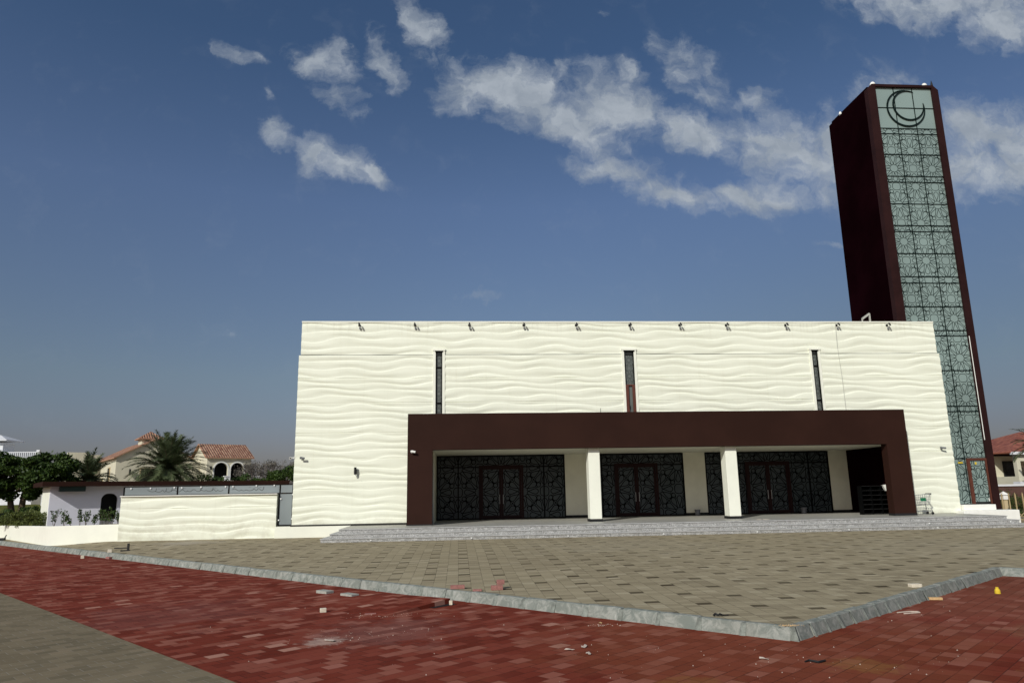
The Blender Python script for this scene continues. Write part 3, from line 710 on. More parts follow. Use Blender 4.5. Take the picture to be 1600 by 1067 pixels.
# front frame as prisms: left post, right post, top beam
fr = MB()
fr.prism([(TX0, .5), (GX0, .5), (GX0, TT), (TX0 + ch, TT), (TX0, TT - ch)], TY, TY + .35)
fr.prism([(GX1, .5), (TX1, .5), (TX1, TT - ch), (TX1 - ch, TT), (GX1, TT)], TY, TY + .35)
fr.box(GX0, GX1, TY + .001, TY + .35, 25.08, TT - .001)
fr.build('front_frame', 'maroon_tower', tw)
sd_ = MB()
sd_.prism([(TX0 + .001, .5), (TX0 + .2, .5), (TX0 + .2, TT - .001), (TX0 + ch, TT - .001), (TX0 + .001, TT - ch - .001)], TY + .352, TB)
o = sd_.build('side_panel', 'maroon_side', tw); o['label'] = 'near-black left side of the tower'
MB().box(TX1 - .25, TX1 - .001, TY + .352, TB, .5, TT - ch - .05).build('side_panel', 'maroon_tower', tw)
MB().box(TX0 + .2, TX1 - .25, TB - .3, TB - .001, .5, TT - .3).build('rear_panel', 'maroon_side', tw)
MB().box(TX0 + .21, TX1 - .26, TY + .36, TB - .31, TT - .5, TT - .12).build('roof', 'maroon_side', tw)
rows = [25.08, 23.8, 22.50, 22.16, 20.86, 19.53, 19.18, 17.86, 16.57, 16.21, 14.92, 13.58, 13.22, 11.87, 10.54, 10.24, 8.33, 6.41, 6.12, 3.65, 1.32]
GY = TY + .14
MB().box(GX0, GX1, GY, GY + .05, 1.32, 25.08).build('glazing', 'tower_glass', tw)
mu = MB()
for z in rows[1:-1]: mu.box(GX0, GX1, GY - .03, GY, z - .022, z + .022)
for x in (25.41, 26.55): mu.box(x - .02, x + .02, GY - .031, GY, 1.32 if x > 26 else 3.65, 25.08)
mu.build('glazing_bar', 'teal_line', tw)
lt = MB(); lattice(lt, GX0, GX1, 3.67, 22.48, GY, 25.98, 21.12, 1.145, 1.10, .026, .006)
lattice(lt, GX0, 26.66, 1.34, 3.63, GY, 25.98, 21.12, 1.145, 1.10, .026, .006)
lt.build('star_tracery', 'teal_line', tw)
cr_ = MB()
def arc(cx, cz, r, a0, a1, w0, w1, n=40):
    for i in range(n):
        t0, t1 = i / n, (i + 1) / n; A0, A1 = radians(a0 + (a1 - a0) * t0), radians(a0 + (a1 - a0) * t1)
        wf = lambda t: w0 + (w1 - w0) * sin(pi * t) ** .6
        P = []
        for A, t in ((A0, t0), (A1, t1)):
            w = wf(t) / 2; P += [(cx + (r - w) * cos(A), cz + (r - w) * sin(A)), (cx + (r + w) * cos(A), cz + (r + w) * sin(A))]
        f = GY - .06
        vs = [(x, f, z) for x, z in P] + [(x, GY - .03, z) for x, z in P]
        cr_.add(vs, [(0, 1, 3, 2), (0, 2, 6, 4), (1, 5, 7, 3)])
arc(26.03, 23.78, 1.13, 72, 378, .02, .10)
arc(26.20, 23.97, .92, 64, 370, .02, .10)
cr_.build('crescent_emblem', 'teal_line', tw)
# door at the foot
dd = MB(); dd.box(26.62, 26.78, GY - .09, GY - .001, 1.32, 3.66); dd.box(27.62, 27.705, GY - .09, GY - .001, 1.32, 3.66); dd.box(26.78, 27.62, GY - .09, GY - .001, 3.54, 3.66)
D = dd.build('door', 'rust_frame', tw)
MB().box(26.78, 27.62, GY - .03, GY - .002, 1.42, 3.54).build('pane', 'tower_glass', D)
lt = MB(); lattice(lt, 26.78, 27.62, 1.42, 3.54, GY - .03, 27.2, 2.45, 1.0, 1.0, .028, .006); lt.build('lattice', 'teal_line', D)
MB().box(26.78, 27.62, GY - .06, GY - .001, 1.33, 1.42).build('threshold', 'black_matte', D)
MB().tube([(27.50, GY - .12, 1.45), (27.50, GY - .12, 1.6)], .02, 6).build('handle', 'white_plain', D)
st2 = MB().box(27.35, 27.42, GY - .035, GY - .031, 0, .001)
MB().box(26.15, 26.40, GY - .045, GY - .022, 3.40, 3.47).build('sticker', 'yellow', tw)
MB().box(27.05, 27.15, GY - .06, GY - .052, 3.33, 3.45).build('sticker', 'yellow', D)
MB().tube([(27.715, TY - .02, 10.2), (27.715, TY - .02, 4.6)], .018, 6).build('cable', 'white_plain', tw)
rng = MB()
def dome_lamp(x, y, z, label, r=.16):
    t = thing('roof_lamp', label, 'lamp', (x, y, z))
    MB().tube([(0, 0, 0), (0, 0, .05), (0, 0, .12), (0, 0, .19), (0, 0, .22)], [r, r, r * .85, r * .5, r * .1], 12).build('dome', 'white_plain', t, smooth=True, loc=(0, 0, 0))
    MB().tube([(0, 0, -.06), (0, 0, .0)], r * .8, 10).build('base', 'plastic_grey', t, loc=(0, 0, 0))
dome_lamp(24.25, TY + .2, TT + .02, 'white dome lamp on the tower roof at its front left corner')
dome_lamp(27.42, TY + .2, TT + .02, 'white dome lamp on the tower roof near its front right corner')
dome_lamp(23.85, 39.4, TT - .22, 'small white lamp on the left rear roof edge of the tower', .09)
o = MB().tube([(27.82, TY + .1, TT), (27.82, TY + .1, TT + .12), (27.82, TY + .1, TT + .36)], [.07, .06, .01], 8).build('roof_spike', 'black_matte'); tag(o, 'short dark spike on the tower roof beside its right corner', 'spike')
# white steps at the tower foot
tp = thing('tower_steps', 'two low white painted steps at the foot of the dark tower', 'steps', (26.8, 35.8, .6))
MB().box(25.42, 28.38, 35.42, 36.24, .36, 1.02).build('step', 'white_plain', tp, bevel=.02)
MB().box(25.72, 27.42, 35.75, 36.24, 1.021, 1.30).build('step', 'white_plain', tp, bevel=.02)
# angle bracket on the roof near the tower
rb = thing('roof_bracket', 'white angled metal bracket on the hall roof against the tower', 'bracket', (22.6, 37.5, 10.6))
MB().bar((22.35, 37.2, 10.6), (22.35, 37.2, 11.38), .06).bar((22.35, 37.2, 11.38), (22.80, 37.2, 11.68), .10).bar((22.80, 37.2, 11.68), (22.78, 37.2, 10.6), .07).bar((22.38, 37.2, 11.2), (22.7, 37.2, 10.7), .05).build('strut', 'pale_grey', rb)

# ------------------------------------------------------------------ left fence
fe = thing('garden_wall', 'white wave-clad garden wall topped by frosted glass panels, left of the hall', 'wall', (-12, 36.3, .3))
wm = MB(); wave_patch(wm, -15.98, -8.72, .30, 2.42, 36.22, 36.6, seed=1.7, amp=.040); wm.build('wave_wall', 'white_wave', fe)
MB().box(-16.0, -8.7, 36.10, 36.62, 2.421, 2.46).build('coping', 'white_plain', fe)
gf = MB(); FYG = 36.34
for x in (-15.93, -13.45, -11.05, -8.62): gf.box(x - .025, x + .025, FYG - .03, FYG + .03, 2.461, 2.86)
gf.box(-15.9, -8.0, FYG - .03, FYG + .03, 2.861, 2.89); gf.box(-15.9, -8.6, FYG - .029, FYG + .029, 2.462, 2.49)
gf.box(-8.68, -8.62, FYG - .05, FYG + .03, .92, 2.46); gf.box(-8.02, -7.965, FYG - .05, FYG + .03, .92, 2.86); gf.box(-8.62, -8.02, FYG - .05, FYG + .03, .92, .98)
gf.box(-8.6, -8.02, FYG - .03, FYG + .03, 2.44, 2.47)
gf.build('glass_frame', 'black_frame', fe)
# strokes of the etched script on the glass (not legible in the photo)
def script(x0, x1, z, seed):
    r = random.Random(seed); mbs = MB(); x = x0
    while x < x1:
        w = .18 + r.random() * .3; kind = r.random(); n = 9; pts = []
        for i in range(n):
            t = i / (n - 1)
            zz = z + (.05 * sin(pi * t * 2 + r.random() * .3) if kind < .5 else -.05 * sin(pi * t)) + (.06 * (1 - t) if kind > .8 else 0)
            pts.append((x + w * t, FYG - .012, zz))
        for a, b in zip(pts[:-1], pts[1:]): mbs.bar(a, b, .006, .016)
        if r.random() < .5:
            for q_ in range(r.choice((1, 2))): mbs.box(x + w * .4 + q_ * .05, x + w * .4 + q_ * .05 + .02, FYG - .014, FYG - .009, z + .10, z + .12)
        if r.random() < .35: mbs.bar((x + w, FYG - .012, z - .02), (x + w + .03, FYG - .012, z + .14), .006, .016)
        x += w * .95
    return mbs
sp = [(-15.88, -13.49, (-14.85, -13.6)), (-13.41, -11.09, (-13.3, -11.35)), (-11.01, -8.66, (-10.9, -9.7)), (-8.58, -8.04, None)]
for a, b, s_ in sp:
    pn = MB().box(a, b, FYG - .008, FYG + .008, 2.49, 2.86).build('glass_panel', 'fence_glass', fe)
    if s_: script(s_[0], s_[1], 2.66, int(a * 10)).build('etched_script', 'dark_line', pn)
MB().box(-8.62, -8.02, FYG - .008, FYG + .008, .98, 2.44).build('glass_panel', 'fence_glass', fe)
for x, z in [(-15.6, 2.80), (-14.7, 2.80), (-13.6, 2.82), (-13.25, 2.80), (-12.35, 2.82), (-11.2, 2.82), (-10.85, 2.82), (-9.75, 2.84), (-8.9, 2.84), (-8.56, 2.2), (-8.62, 1.2), (-8.0, 2.4), (-8.0, 1.25)]:
    MB().tube([(x, FYG - .06, z), (x, FYG - .01, z)], .035, 10).build('glass_fixing', 'lens', fe)
# planter
pl = thing('planter_wall', 'low white planter wall with saplings, at the far left of the plaza', 'planter', (-18, 36.8, .2))
pm = MB()
def wallseg(mb, a, b, th, z0a, z1a, z0b, z1b):
    a = Vector(a); b = Vector(b); d = (b - a).normalized(); n = Vector((-d.y, d.x)) * th
    P = [(a.x, a.y, z0a), (b.x, b.y, z0b), (b.x + n.x, b.y + n.y, z0b), (a.x + n.x, a.y + n.y, z0a), (a.x, a.y, z1a), (b.x, b.y, z1b), (b.x + n.x, b.y + n.y, z1b), (a.x + n.x, a.y + n.y, z1a)]
    mb.add(P, [(0, 3, 2, 1), (4, 5, 6, 7), (0, 1, 5, 4), (1, 2, 6, 5), (2, 3, 7, 6), (3, 0, 4, 7)])
wallseg(pm, (-19.5, 36.95), (-15.99, 36.35), .3, .1, 1.10, .1, 1.15)
wallseg(pm, (-26.5, 45.0), (-19.5, 36.95), .3, .0, .92, .1, 1.10)
pm.build('wall', 'white_paint', pl, bevel=.02)
MB().add([(-19.45, 37.2, .95), (-16, 36.6, 1.0), (-14, 40, 1.0), (-22, 46, 1.0), (-26.2, 45.2, .8)], [(0, 1, 2, 3, 4)]).build('soil', 'sand', pl)
struct(MB().add([(-26.3, 45.1, .5), (-19.5, 37.4, .6), (-17, 44, 1.1), (-22, 52, 1.6), (-34, 62, 2.0), (-60, 62, 1.8), (-60, 50, .6)], [(0, 1, 2, 3, 4, 5, 6)]), 'lawn', 'lawn')

# gate house, turned so that its long face looks to the right
gx, gy = -21.35, 40.2; ga = radians(33)
gh = thing('gatehouse', 'small white gatehouse with a thin dark red roof and an arched opening', 'building', (gx, gy, 0), ga)
def lb(mb, name, mat, **k): return mb.build(name, mat, gh, loc=(0, 0, 0), **k)
AX0, AX1, AZ0, AZ1, AR = 2.38, 3.18, 1.0, 2.62, .33
H = 3.02
wb = MB()
wb.box(0, AX0, 0, .25, .3, H); wb.box(AX1, 9, 0, .25, .3, H)
arch = [(AX0, H), (AX0, AZ1 - AR)] + [(AX0 + AR - AR * cos(a), AZ1 - AR + AR * sin(a)) for a in [pi / 2 * i / 8 for i in range(1, 9)]] \
     + [(AX1 - AR + AR * sin(a), AZ1 - AR + AR * cos(a)) for a in [pi / 2 * i / 8 for i in range(0, 9)]] + [(AX1, H)]
wb.prism(arch[::-1], 0, .25)
wb.box(AX0, AX1, .0, .25, .3, 1.25)
lb(wb, 'front_wall', 'shaded_white')
lb(MB().box(-.001, .25, .251, 4.3, .3, H), 'side_wall', 'white_paint')
lb(MB().box(.26, 9, 4.05, 4.3, .3, H), 'rear_wall', 'shaded_white')
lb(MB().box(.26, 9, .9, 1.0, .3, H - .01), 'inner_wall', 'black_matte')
lb(MB().box(-.45, 12.5, -.75, 4.8, H + .001, H + .24), 'roof', 'maroon')
lb(MB().box(.35, 1.55, -.45, -.02, H - .27, H - .002), 'air_duct', 'dark_green')
lb(MB().box(AX0 + .02, AX0 + .5, -.06, -.002, .6, 1.32), 'hatch', 'plastic_grey')

# ------------------------------------------------------------------ foliage
def leaves_mesh(name, mat, P, size, parent, seed=0, up=.3, aspect=.5):
    """P: (n,3) positions -> leaf-sized rhombi of random orientation"""
    r = np.random.default_rng(seed); n = len(P)
    d = r.normal(size=(n, 3)); d[:, 2] += up; d /= np.linalg.norm(d, axis=1)[:, None]
    e = r.normal(size=(n, 3)); e -= (e * d).sum(1)[:, None] * d; e /= np.linalg.norm(e, axis=1)[:, None]
    s = size * (.6 + .8 * r.random(n))[:, None]
    f = np.cross(d, e)
    V = np.stack([P - e * s, P + f * s * aspect, P + e * s, P - f * s * aspect], 1).reshape(-1, 3)
    F = np.arange(4 * n).reshape(n, 4)
    me = bpy.data.meshes.new(name)
    me.vertices.add(4 * n); me.vertices.foreach_set('co', V.astype(np.float32).ravel())
    me.loops.add(4 * n); me.loops.foreach_set('vertex_index', F.ravel().astype(np.int32))
    me.polygons.add(n); me.polygons.foreach_set('loop_start', (np.arange(n) * 4).astype(np.int32)); me.update(calc_edges=True)
    at = me.attributes.new('leafcol', 'FLOAT', 'FACE'); at.data.foreach_set('value', r.random(n).astype(np.float32))
    me.materials.append(M[mat]); o = bpy.data.objects.new(name, me); C.objects.link(o)
    if parent: o.parent = parent; me.transform(parent_world(parent).inverted())
    return o
def clumps(centres, n, seed, shell=.55):
    """centres: list (x,y,z,rx,ry,rz); points thrown near the surfaces of many small clumps"""
    r = np.random.default_rng(seed); out = []
    tot = sum(c[3] * c[5] for c in centres)
    for c in centres:
        k = max(4, int(n * c[3] * c[5] / tot))
        d = r.normal(size=(k, 3)); d /= np.linalg.norm(d, axis=1)[:, None]
        rad = shell + (1 - shell) * r.random(k) ** .6
        rad *= 1 + .15 * r.normal(size=k)
        out.append(np.array(c[:3]) + d * rad[:, None] * np.array(c[3:6]))
    return np.concatenate(out)
def tree(name, label, base, crown, nclump, nleaf, lsize, mat, seed, tr=.18, trunks=1, group=None, csize=(.25, .45), cat='tree'):
    """crown: list of big ellipsoids (dx,dy,z,rx,ry,rz) relative to base xy, absolute z"""
    r = random.Random(seed); t = thing(name, label, cat, base, 0, group)
    bx, by, bz = base; cl = []
    tot = sum(c[3] * c[5] for c in crown)
    for c in crown:
        for _ in range(max(3, int(nclump * c[3] * c[5] / tot))):
            while 1:
                v_ = Vector((r.gauss(0, 1), r.gauss(0, 1), r.gauss(0, 1))).normalized() * (.45 + .55 * r.random() ** .5)
                if v_.z > -.75: break
            s = r.uniform(*csize) * min(c[3], c[5]) 
            cl.append((bx + c[0] + v_.x * c[3], by + c[1] + v_.y * c[4], c[2] + v_.z * c[5], s * 1.25, s * 1.1, s * .75))
    leaves_mesh('crown', mat, clumps(cl, nleaf, seed), lsize, t, seed)
    m_ = MB()
    for k in range(trunks):
        ox = (k - (trunks - 1) / 2) * .45
        p0 = Vector((bx + ox, by, bz)); c = crown[k % len(crown)]; p2 = Vector((bx + c[0], by + c[1], c[2])); p1 = p0.lerp(p2, .45) + Vector((r.uniform(-.2, .2), 0, .2))
        m_.tube([p0, p1, p2], [tr, tr * .75, tr * .4], 8)
        for _ in range(9):
            q_ = r.choice(cl); m_.tube([p1.lerp(p2, r.random() * .8), Vector(q_[:3])], [tr * .35, .015], 5, False)
    m_.build('trunk', 'trunk', t)
    return t
def palm(label, base, h, nf, fl_, seed, tr=.22, droop=1.0, leaf=.5, stif=None, group=None):
    r = random.Random(seed); t = thing('palm_tree', label, 'palm tree', base, 0, group)
    bx, by, bz = base
    tm = MB(); pts = []; rd = []
    for i in range(14):
        f = i / 13; pts.append((bx + .1 * sin(f * 2), by, bz + h * f)); rd.append(tr * (1.15 - .25 * f) * (1.08 if i % 2 else .95))
    tm.tube(pts, rd, 10); tm.build('trunk', 'trunk', t)
    top = Vector((bx + .1 * sin(2), by, bz + h)); V = []; F = []; cols = []; rach = MB()
    for k in range(nf):
        az = 2 * pi * (k * .381966) + r.uniform(-.2, .2); el0 = radians(88 - 100 * (k / nf) ** .85) + r.uniform(-.12, .12)
        L = fl_ * r.uniform(.85, 1.1); n = 16; p = top.copy(); el_ = el0; seg = L / n; P = [p.copy()]
        for i in range(n):
            el_ -= droop * (.03 + .085 * (i / n)) * max(.25, cos(el_)) * r.uniform(.8, 1.2)
            p = p + Vector((cos(az) * cos(el_), sin(az) * cos(el_), sin(el_))) * seg; P.append(p.copy())
        rach.tube(P, [.03 * (1 - .8 * i / n) for i in range(n + 1)], 4, False)
        side = Vector((-sin(az), cos(az), 0)); tone = r.random()
        for i in range(2, n + 1):
            for sub in (0, .25, .5, .75):
                a = P[i - 1].lerp(P[i], sub); d = (P[i] - P[i - 1]).normalized(); upv = side.cross(d)
                if upv.z < 0: upv = -upv
                tt = (i + sub) / n; ll = leaf * sin(pi * min(1, .12 + tt * .80)) ** .6 * r.uniform(.8, 1.15)
                for s_ in (-1, 1):
                    tip = a + (side * s_ * r.uniform(.55, .8) + d * .75 + upv * r.uniform(-.15, .4) - Vector((0, 0, .15))).normalized() * ll
                    w = d * .034
                    o_ = len(V); V += [a - w, a + w, tip]; F.append((o_, o_ + 1, o_ + 2)); cols.append(min(1, max(0, tone * .5 + r.random() * .5)))
    me = bpy.data.meshes.new('crown'); me.from_pydata([tuple(v_) for v_ in V], [], F); me.update()
    at = me.attributes.new('leafcol', 'FLOAT', 'FACE'); at.data.foreach_set('value', cols)
    me.materials.append(M['leaf_palm']); o = bpy.data.objects.new('crown', me); C.objects.link(o); o.parent = t; me.transform(parent_world(t).inverted())
    rach.build('frond_stem', 'trunk', t)
    return t
# back-left
tree('shade_tree', 'broad dense dark green tree with forked trunks, at the far left', (-28.5, 50, 1.0),
     [(-1.2, 0, 4.1, 2.2, 2.2, 1.35), (.6, .3, 4.3, 1.8, 2, 1.15), (1.7, .2, 3.9, 1.3, 1.8, 1.3), (-3.2, 0, 3.7, 2.2, 1.8, 1.4), (-2.9, -.3, 2.6, 1.5, 1.2, 1.0), (1.3, 0, 3.1, 1.3, 1.4, .9), (-.4, .6, 3.3, 1.8, 1.4, 1.0)], 170, 62000, .10, 'leaf_deep', 3, .22, 2)
tree('shrub', 'round leafy bush growing under the shade tree at far left', (-27.0, 48.5, .9), [(0, 0, 1.5, 1.5, .8, .55)], 22, 2600, .07, 'leaf_mid', 5, .04, 1, cat='bush')
palm('small bushy palm leaning beside the dark shade tree', (-26.3, 54, .3), 3.3, 44, 2.2, 11, .2, 1.15, .55)
palm('large feathery date palm in front of the cream villa', (-21.2, 55, .3), 3.9, 105, 3.0, 12, .32, 1.1, .72)
tree('cypress_tree', 'thin dark tip of a cypress rising behind the shade tree', (-34.0, 66, 0), [(0, 0, 4.9, .25, .3, 1.4)], 14, 900, .09, 'leaf_deep', 6, .08)
def bare_tree(label, base, h, spread, seed):
    r = random.Random(seed); t = thing('bare_tree', label, 'tree', base); m_ = MB(); tips = []
    def br(p, d, L, rad, lv):
        q_ = p + d * L; m_.tube([p, p.lerp(q_, .5) + Vector((r.uniform(-1, 1), r.uniform(-1, 1), 0)) * L * .06, q_], [rad, rad * .85, rad * .65], 5 if lv < 3 else 3, False)
        if lv == 5: tips.append(q_); return
        for _ in range(3 if lv < 4 else 3):
            nd = (d + Vector((r.gauss(0, spread), r.gauss(0, spread), r.gauss(.05, .28)))).normalized(); br(q_, nd, L * r.uniform(.62, .82), rad * .6, lv + 1)
    for k in range(4):
        a = k * pi / 2 + .5; br(Vector(base), Vector((cos(a) * .8, sin(a) * .8, 1)).normalized(), h * .30, .13, 0)
    m_.build('trunk', 'twig', t)
    P = np.array([tuple(p) for p in tips]); P = np.repeat(P, 5, 0) + np.random.default_rng(seed).normal(size=(len(P) * 5, 3)) * .15
    leaves_mesh('crown', 'leaf_dry', P, .06, t, seed)
bare_tree('bare grey-brown spreading tree just left of the white hall', (-15.7, 62, 1.6), 4.3, .55, 21)
tree('shrub', 'dark green bushy tree touching the left edge of the white hall', (-13.6, 58, .5), [(0, 0, 3.7, 1.1, 1.2, .95), (1.4, .5, 3.9, 1.4, 1.2, .9), (-.4, 0, 3.2, 1.2, 1, .8)], 45, 9000, .08, 'leaf_deep', 8, .1)
tree('shrub', 'small bright green bush below the bare tree, behind the glass-topped wall', (-16.4, 58, .5), [(0, 0, 3.3, .9, 1, .75)], 22, 3500, .08, 'leaf_mid', 9, .08, cat='bush')
tree('shrub', 'clipped green bush at the foot of the date palm', (-18.3, 55.5, .5), [(0, 0, 3.2, 1.0, .8, .9)], 22, 3500, .07, 'leaf_mid', 10, .08, cat='bush')
# hedge behind planter
tree('hedge', 'low yellowish green hedge growing behind the planter wall at far left', (-21.9, 40.6, .7), [(-2.6, 3.0, 1.3, 1.4, .6, .36), (-1.4, 1.6, 1.35, 1.2, .6, .38), (-.3, .3, 1.35, .9, .5, .36)], 60, 7000, .05, 'leaf_hedge', 13, .03, cat='hedge', csize=(.5, .8))
# saplings
def sapling(base, h, seed, label):
    r = random.Random(seed); t = thing('sapling', label, 'sapling', base, 0, 'saplings planted in the white planter'); m_ = MB(); cl = []
    b = Vector(base); n = r.choice((2, 3))
    for k in range(n):
        tip = b + Vector((r.uniform(-.22, .22), r.uniform(-.1, .1), h * r.uniform(.7, 1)))
        mid = b.lerp(tip, .5) + Vector((r.uniform(-.06, .06), 0, 0)); m_.tube([b, mid, tip], [.012, .009, .005], 5, False)
        for f in (.45, .62, .8, .97):
            c = b.lerp(tip, f); cl.append((c.x + r.uniform(-.06, .06), c.y, c.z, .10, .09, .09))
    m_.build('stem', 'trunk', t); leaves_mesh('foliage', 'leaf_mid', clumps(cl, 170, seed, .2), .045, t, seed)
so_ = ['leftmost', 'second', 'third', 'fourth', 'fifth', 'sixth', 'seventh', 'eighth', 'ninth', 'rightmost']
for i, (px_x, h) in enumerate([(-19.45, .98), (-18.95, .80), (-18.55, .62), (-18.15, .80), (-17.85, .95), (-17.42, .66), (-17.0, .85), (-16.80, .90), (-16.52, .84), (-16.22, .78)]):
    yv = 37.25 - (px_x + 19.5) * .17
    sapling((px_x, yv, 1.02), h, 40 + i, f'thin leafy sapling in the white planter, {so_[i]}' + (' of ten' if i in (0, 9) else ' from the left'))

# ------------------------------------------------------------------ villas behind, left
def gable_roof(mb, x0, x1, y0, y1, ze, zr, ov=.35, axis='x', th=.12):
    """two tiled slopes with uv in metres"""
    if axis == 'x':
        ym = (y0 + y1) / 2; s = (zr - ze) / (ym - y0); a0, a1 = x0 - ov, x1 + ov
        for (ya, yb) in ((y0 - ov, ym), (y1 + ov, ym)):
            za = ze - s * ov; L = math.hypot(yb - ya, zr - za)
            q_ = [(a0, ya, za), (a1, ya, za), (a1, yb, zr), (a0, yb, zr)]; uq = [(a0, 0), (a1, 0), (a1, L), (a0, L)]
            if ya > yb: q_ = q_[::-1]; uq = uq[::-1]
            mb.add(q_, [(0, 1, 2, 3)], [uq])
            lo = [(p[0], p[1], p[2] - th) for p in q_]
            mb.add(q_ + lo, [(7, 6, 5, 4), (0, 4, 5, 1), (1, 5, 6, 2), (2, 6, 7, 3), (3, 7, 4, 0)], [[(0, 0)] * 4] * 5)
    else:
        xm = (x0 + x1) / 2; s = (zr - ze) / (xm - x0); a0, a1 = y0 - ov, y1 + ov
        for (xa, xb) in ((x0 - ov, xm), (x1 + ov, xm)):
            za = ze - s * ov; L = math.hypot(xb - xa, zr - za)
            q_ = [(xa, a0, za), (xa, a1, za), (xb, a1, zr), (xb, a0, zr)]; uq = [(a0, 0), (a1, 0), (a1, L), (a0, L)]
            if xa < xb: q_ = q_[::-1]; uq = uq[::-1]
            mb.add(q_, [(0, 1, 2, 3)], [uq])
            lo = [(p[0], p[1], p[2] - th) for p in q_]
            mb.add(q_ + lo, [(7, 6, 5, 4), (0, 4, 5, 1), (1, 5, 6, 2), (2, 6, 7, 3), (3, 7, 4, 0)], [[(0, 0)] * 4] * 5)
def hip_roof(mb, x0, x1, y0, y1, ze, zr, ov=.35):
    x0 -= ov; x1 += ov; y0 -= ov; y1 += ov; h = min(x1 - x0, y1 - y0) / 2
    if x1 - x0 >= y1 - y0: A, B = (x0 + h, (y0 + y1) / 2, zr), (x1 - h, (y0 + y1) / 2, zr)
    else: A, B = ((x0 + x1) / 2, y0 + h, zr), ((x0 + x1) / 2, y1 - h, zr)
    c = [(x0, y0, ze), (x1, y0, ze), (x1, y1, ze), (x0, y1, ze)]
    L = math.hypot(h, zr - ze)
    if x1 - x0 >= y1 - y0:
        mb.add([c[0], c[1], B, A], [(0, 1, 2, 3)], [[(x0, 0), (x1, 0), (B[0], L), (A[0], L)]])
        mb.add([c[2], c[3], A, B], [(0, 1, 2, 3)], [[(x1, 0), (x0, 0), (A[0], L), (B[0], L)]])
        mb.add([c[1], c[2], B], [(0, 1, 2)], [[(y0, 0), (y1, 0), (B[1], L)]]); mb.add([c[3], c[0], A], [(0, 1, 2)], [[(y1, 0), (y0, 0), (A[1], L)]])
    else:
        mb.add([c[0], c[1], A], [(0, 1, 2)], [[(x0, 0), (x1, 0), (A[0], L)]]); mb.add([c[2], c[3], B], [(0, 1, 2)], [[(x1, 0), (x0, 0), (B[0], L)]])
        mb.add([c[1], c[2], B, A], [(0, 1, 2, 3)], [[(y0, 0), (y1, 0), (B[1], L), (A[1], L)]]); mb.add([c[3], c[0], A, B], [(0, 1, 2, 3)], [[(y1, 0), (y0, 0), (A[1], L), (B[1], L)]])
    lo = [(p[0], p[1], ze - .1) for p in c]
    mb.add(c + lo, [(7, 6, 5, 4), (0, 4, 5, 1), (1, 5, 6, 2), (2, 6, 7, 3), (3, 7, 4, 0)], [[(0, 0)] * 4] * 5)

VA = radians(33)
v1 = thing('villa', 'cream villa with terracotta gable roof and small tiled turret, behind the date palm', 'house', (-33.9, 75, 0), VA)
L0 = dict(loc=(0, 0, 0))
w1 = MB().box(0, 6.9, 0, 15, 0, 6.45)
w1.prism([(0.001, 6.451), (6.899, 6.451), (3.45, 8.25)], 0.001, 14.9)
w1.build('wall', 'villa_cream', v1, **L0)
MB().box(-3.2, -.02, 9.5, 15, 0, 7.05).box(-3.3, -1.4, 8.8, 9.49, 0, 7.25).build('rear_block', 'villa_cream', v1, **L0)
r1 = MB(); gable_roof(r1, 0, 6.9, 0, 15, 6.5, 8.32, .28, 'y'); r1.build('roof', 'tiles', v1, **L0)
MB().box(2.6, 4.5, 2.5, 4.4, 7, 8.45).build('turret', 'villa_cream', v1, **L0)
rt = MB(); hip_roof(rt, 2.6, 4.5, 2.5, 4.4, 8.48, 9.3, .32); rt.build('turret_roof', 'tiles', v1, **L0)
for (x0, x1, z0, z1) in ((2.3, 3.6, 3.0, 5.25), (4.9, 5.7, 3.2, 4.9)):
    f = MB().box(x0 - .08, x1 + .08, -.07, .02, z0 - .08, z1 + .08).build('window', 'villa_tan', v1, **L0); MB().box(x0, x1, -.10, -.065, z0, z1).build('pane', 'house_glass', f, **L0)
for (y, z0, z1, w) in ((3.6, 3.6, 5.4, 1.0), (8.0, 3.6, 4.4, 1.6), (11.5, 4.2, 5.3, 1.2)):
    f = MB().box(-.07, .02, y - w / 2 - .1, y + w / 2 + .1, z0 - .1, z1 + .1).build('window', 'villa_tan', v1, **L0); MB().box(-.10, -.065, y - w / 2, y + w / 2, z0, z1).build('pane', 'house_glass', f, **L0)
MB().box(1.2, 1.35, -.3, -.15, 4.6, 5.2).bar((1.27, -.15, 4.8), (1.27, 0, 4.95), .05).build('lantern', 'black_matte', v1, **L0)

v2 = thing('villa', 'cream villa wing with terracotta roof over a loggia of two arches', 'house', (-25.1, 75, 0), VA)
w2 = MB(); ZT = 6.3; X1 = 4.35; arcs = [(.71, 2.05, 3.9, 5.72), (2.33, 3.62, 3.9, 5.72)]
w2.box(0, arcs[0][0], 0, .3, 0, ZT); w2.box(arcs[0][1], arcs[1][0], 0, .3, 0, ZT); w2.box(arcs[1][1], X1, 0, .3, 0, ZT)
for a, b, z0, z1 in arcs:
    r_ = (b - a) / 2; cxm = (a + b) / 2
    poly = [(a, ZT), (a, z1 - r_)] + [(cxm - r_ * cos(t_), z1 - r_ + r_ * sin(t_)) for t_ in [pi * i / 16 for i in range(1, 16)]] + [(b, z1 - r_), (b, ZT)]
    w2.prism(poly[::-1], 0, .3); w2.box(a, b, 0, .3, 0, z0)
w2.box(0, .3, .301, 5.9, 0, ZT); w2.box(X1 - .3, X1, .301, 5.9, 0, ZT); w2.box(.301, X1 - .301, 5.6, 5.9, 0, ZT)
w2.build('wall', 'villa_cream', v2, **L0)
for xg in (0, X1 - .3):
    MB().add([(xg, 0.001, ZT), (xg, 5.899, ZT), (xg, 2.95, 7.62), (xg + .3, 0.001, ZT), (xg + .3, 5.899, ZT), (xg + .3, 2.95, 7.62)], [(0, 2, 1), (3, 4, 5), (0, 3, 5, 2), (2, 5, 4, 1)]).build('gable', 'villa_cream', v2, **L0)
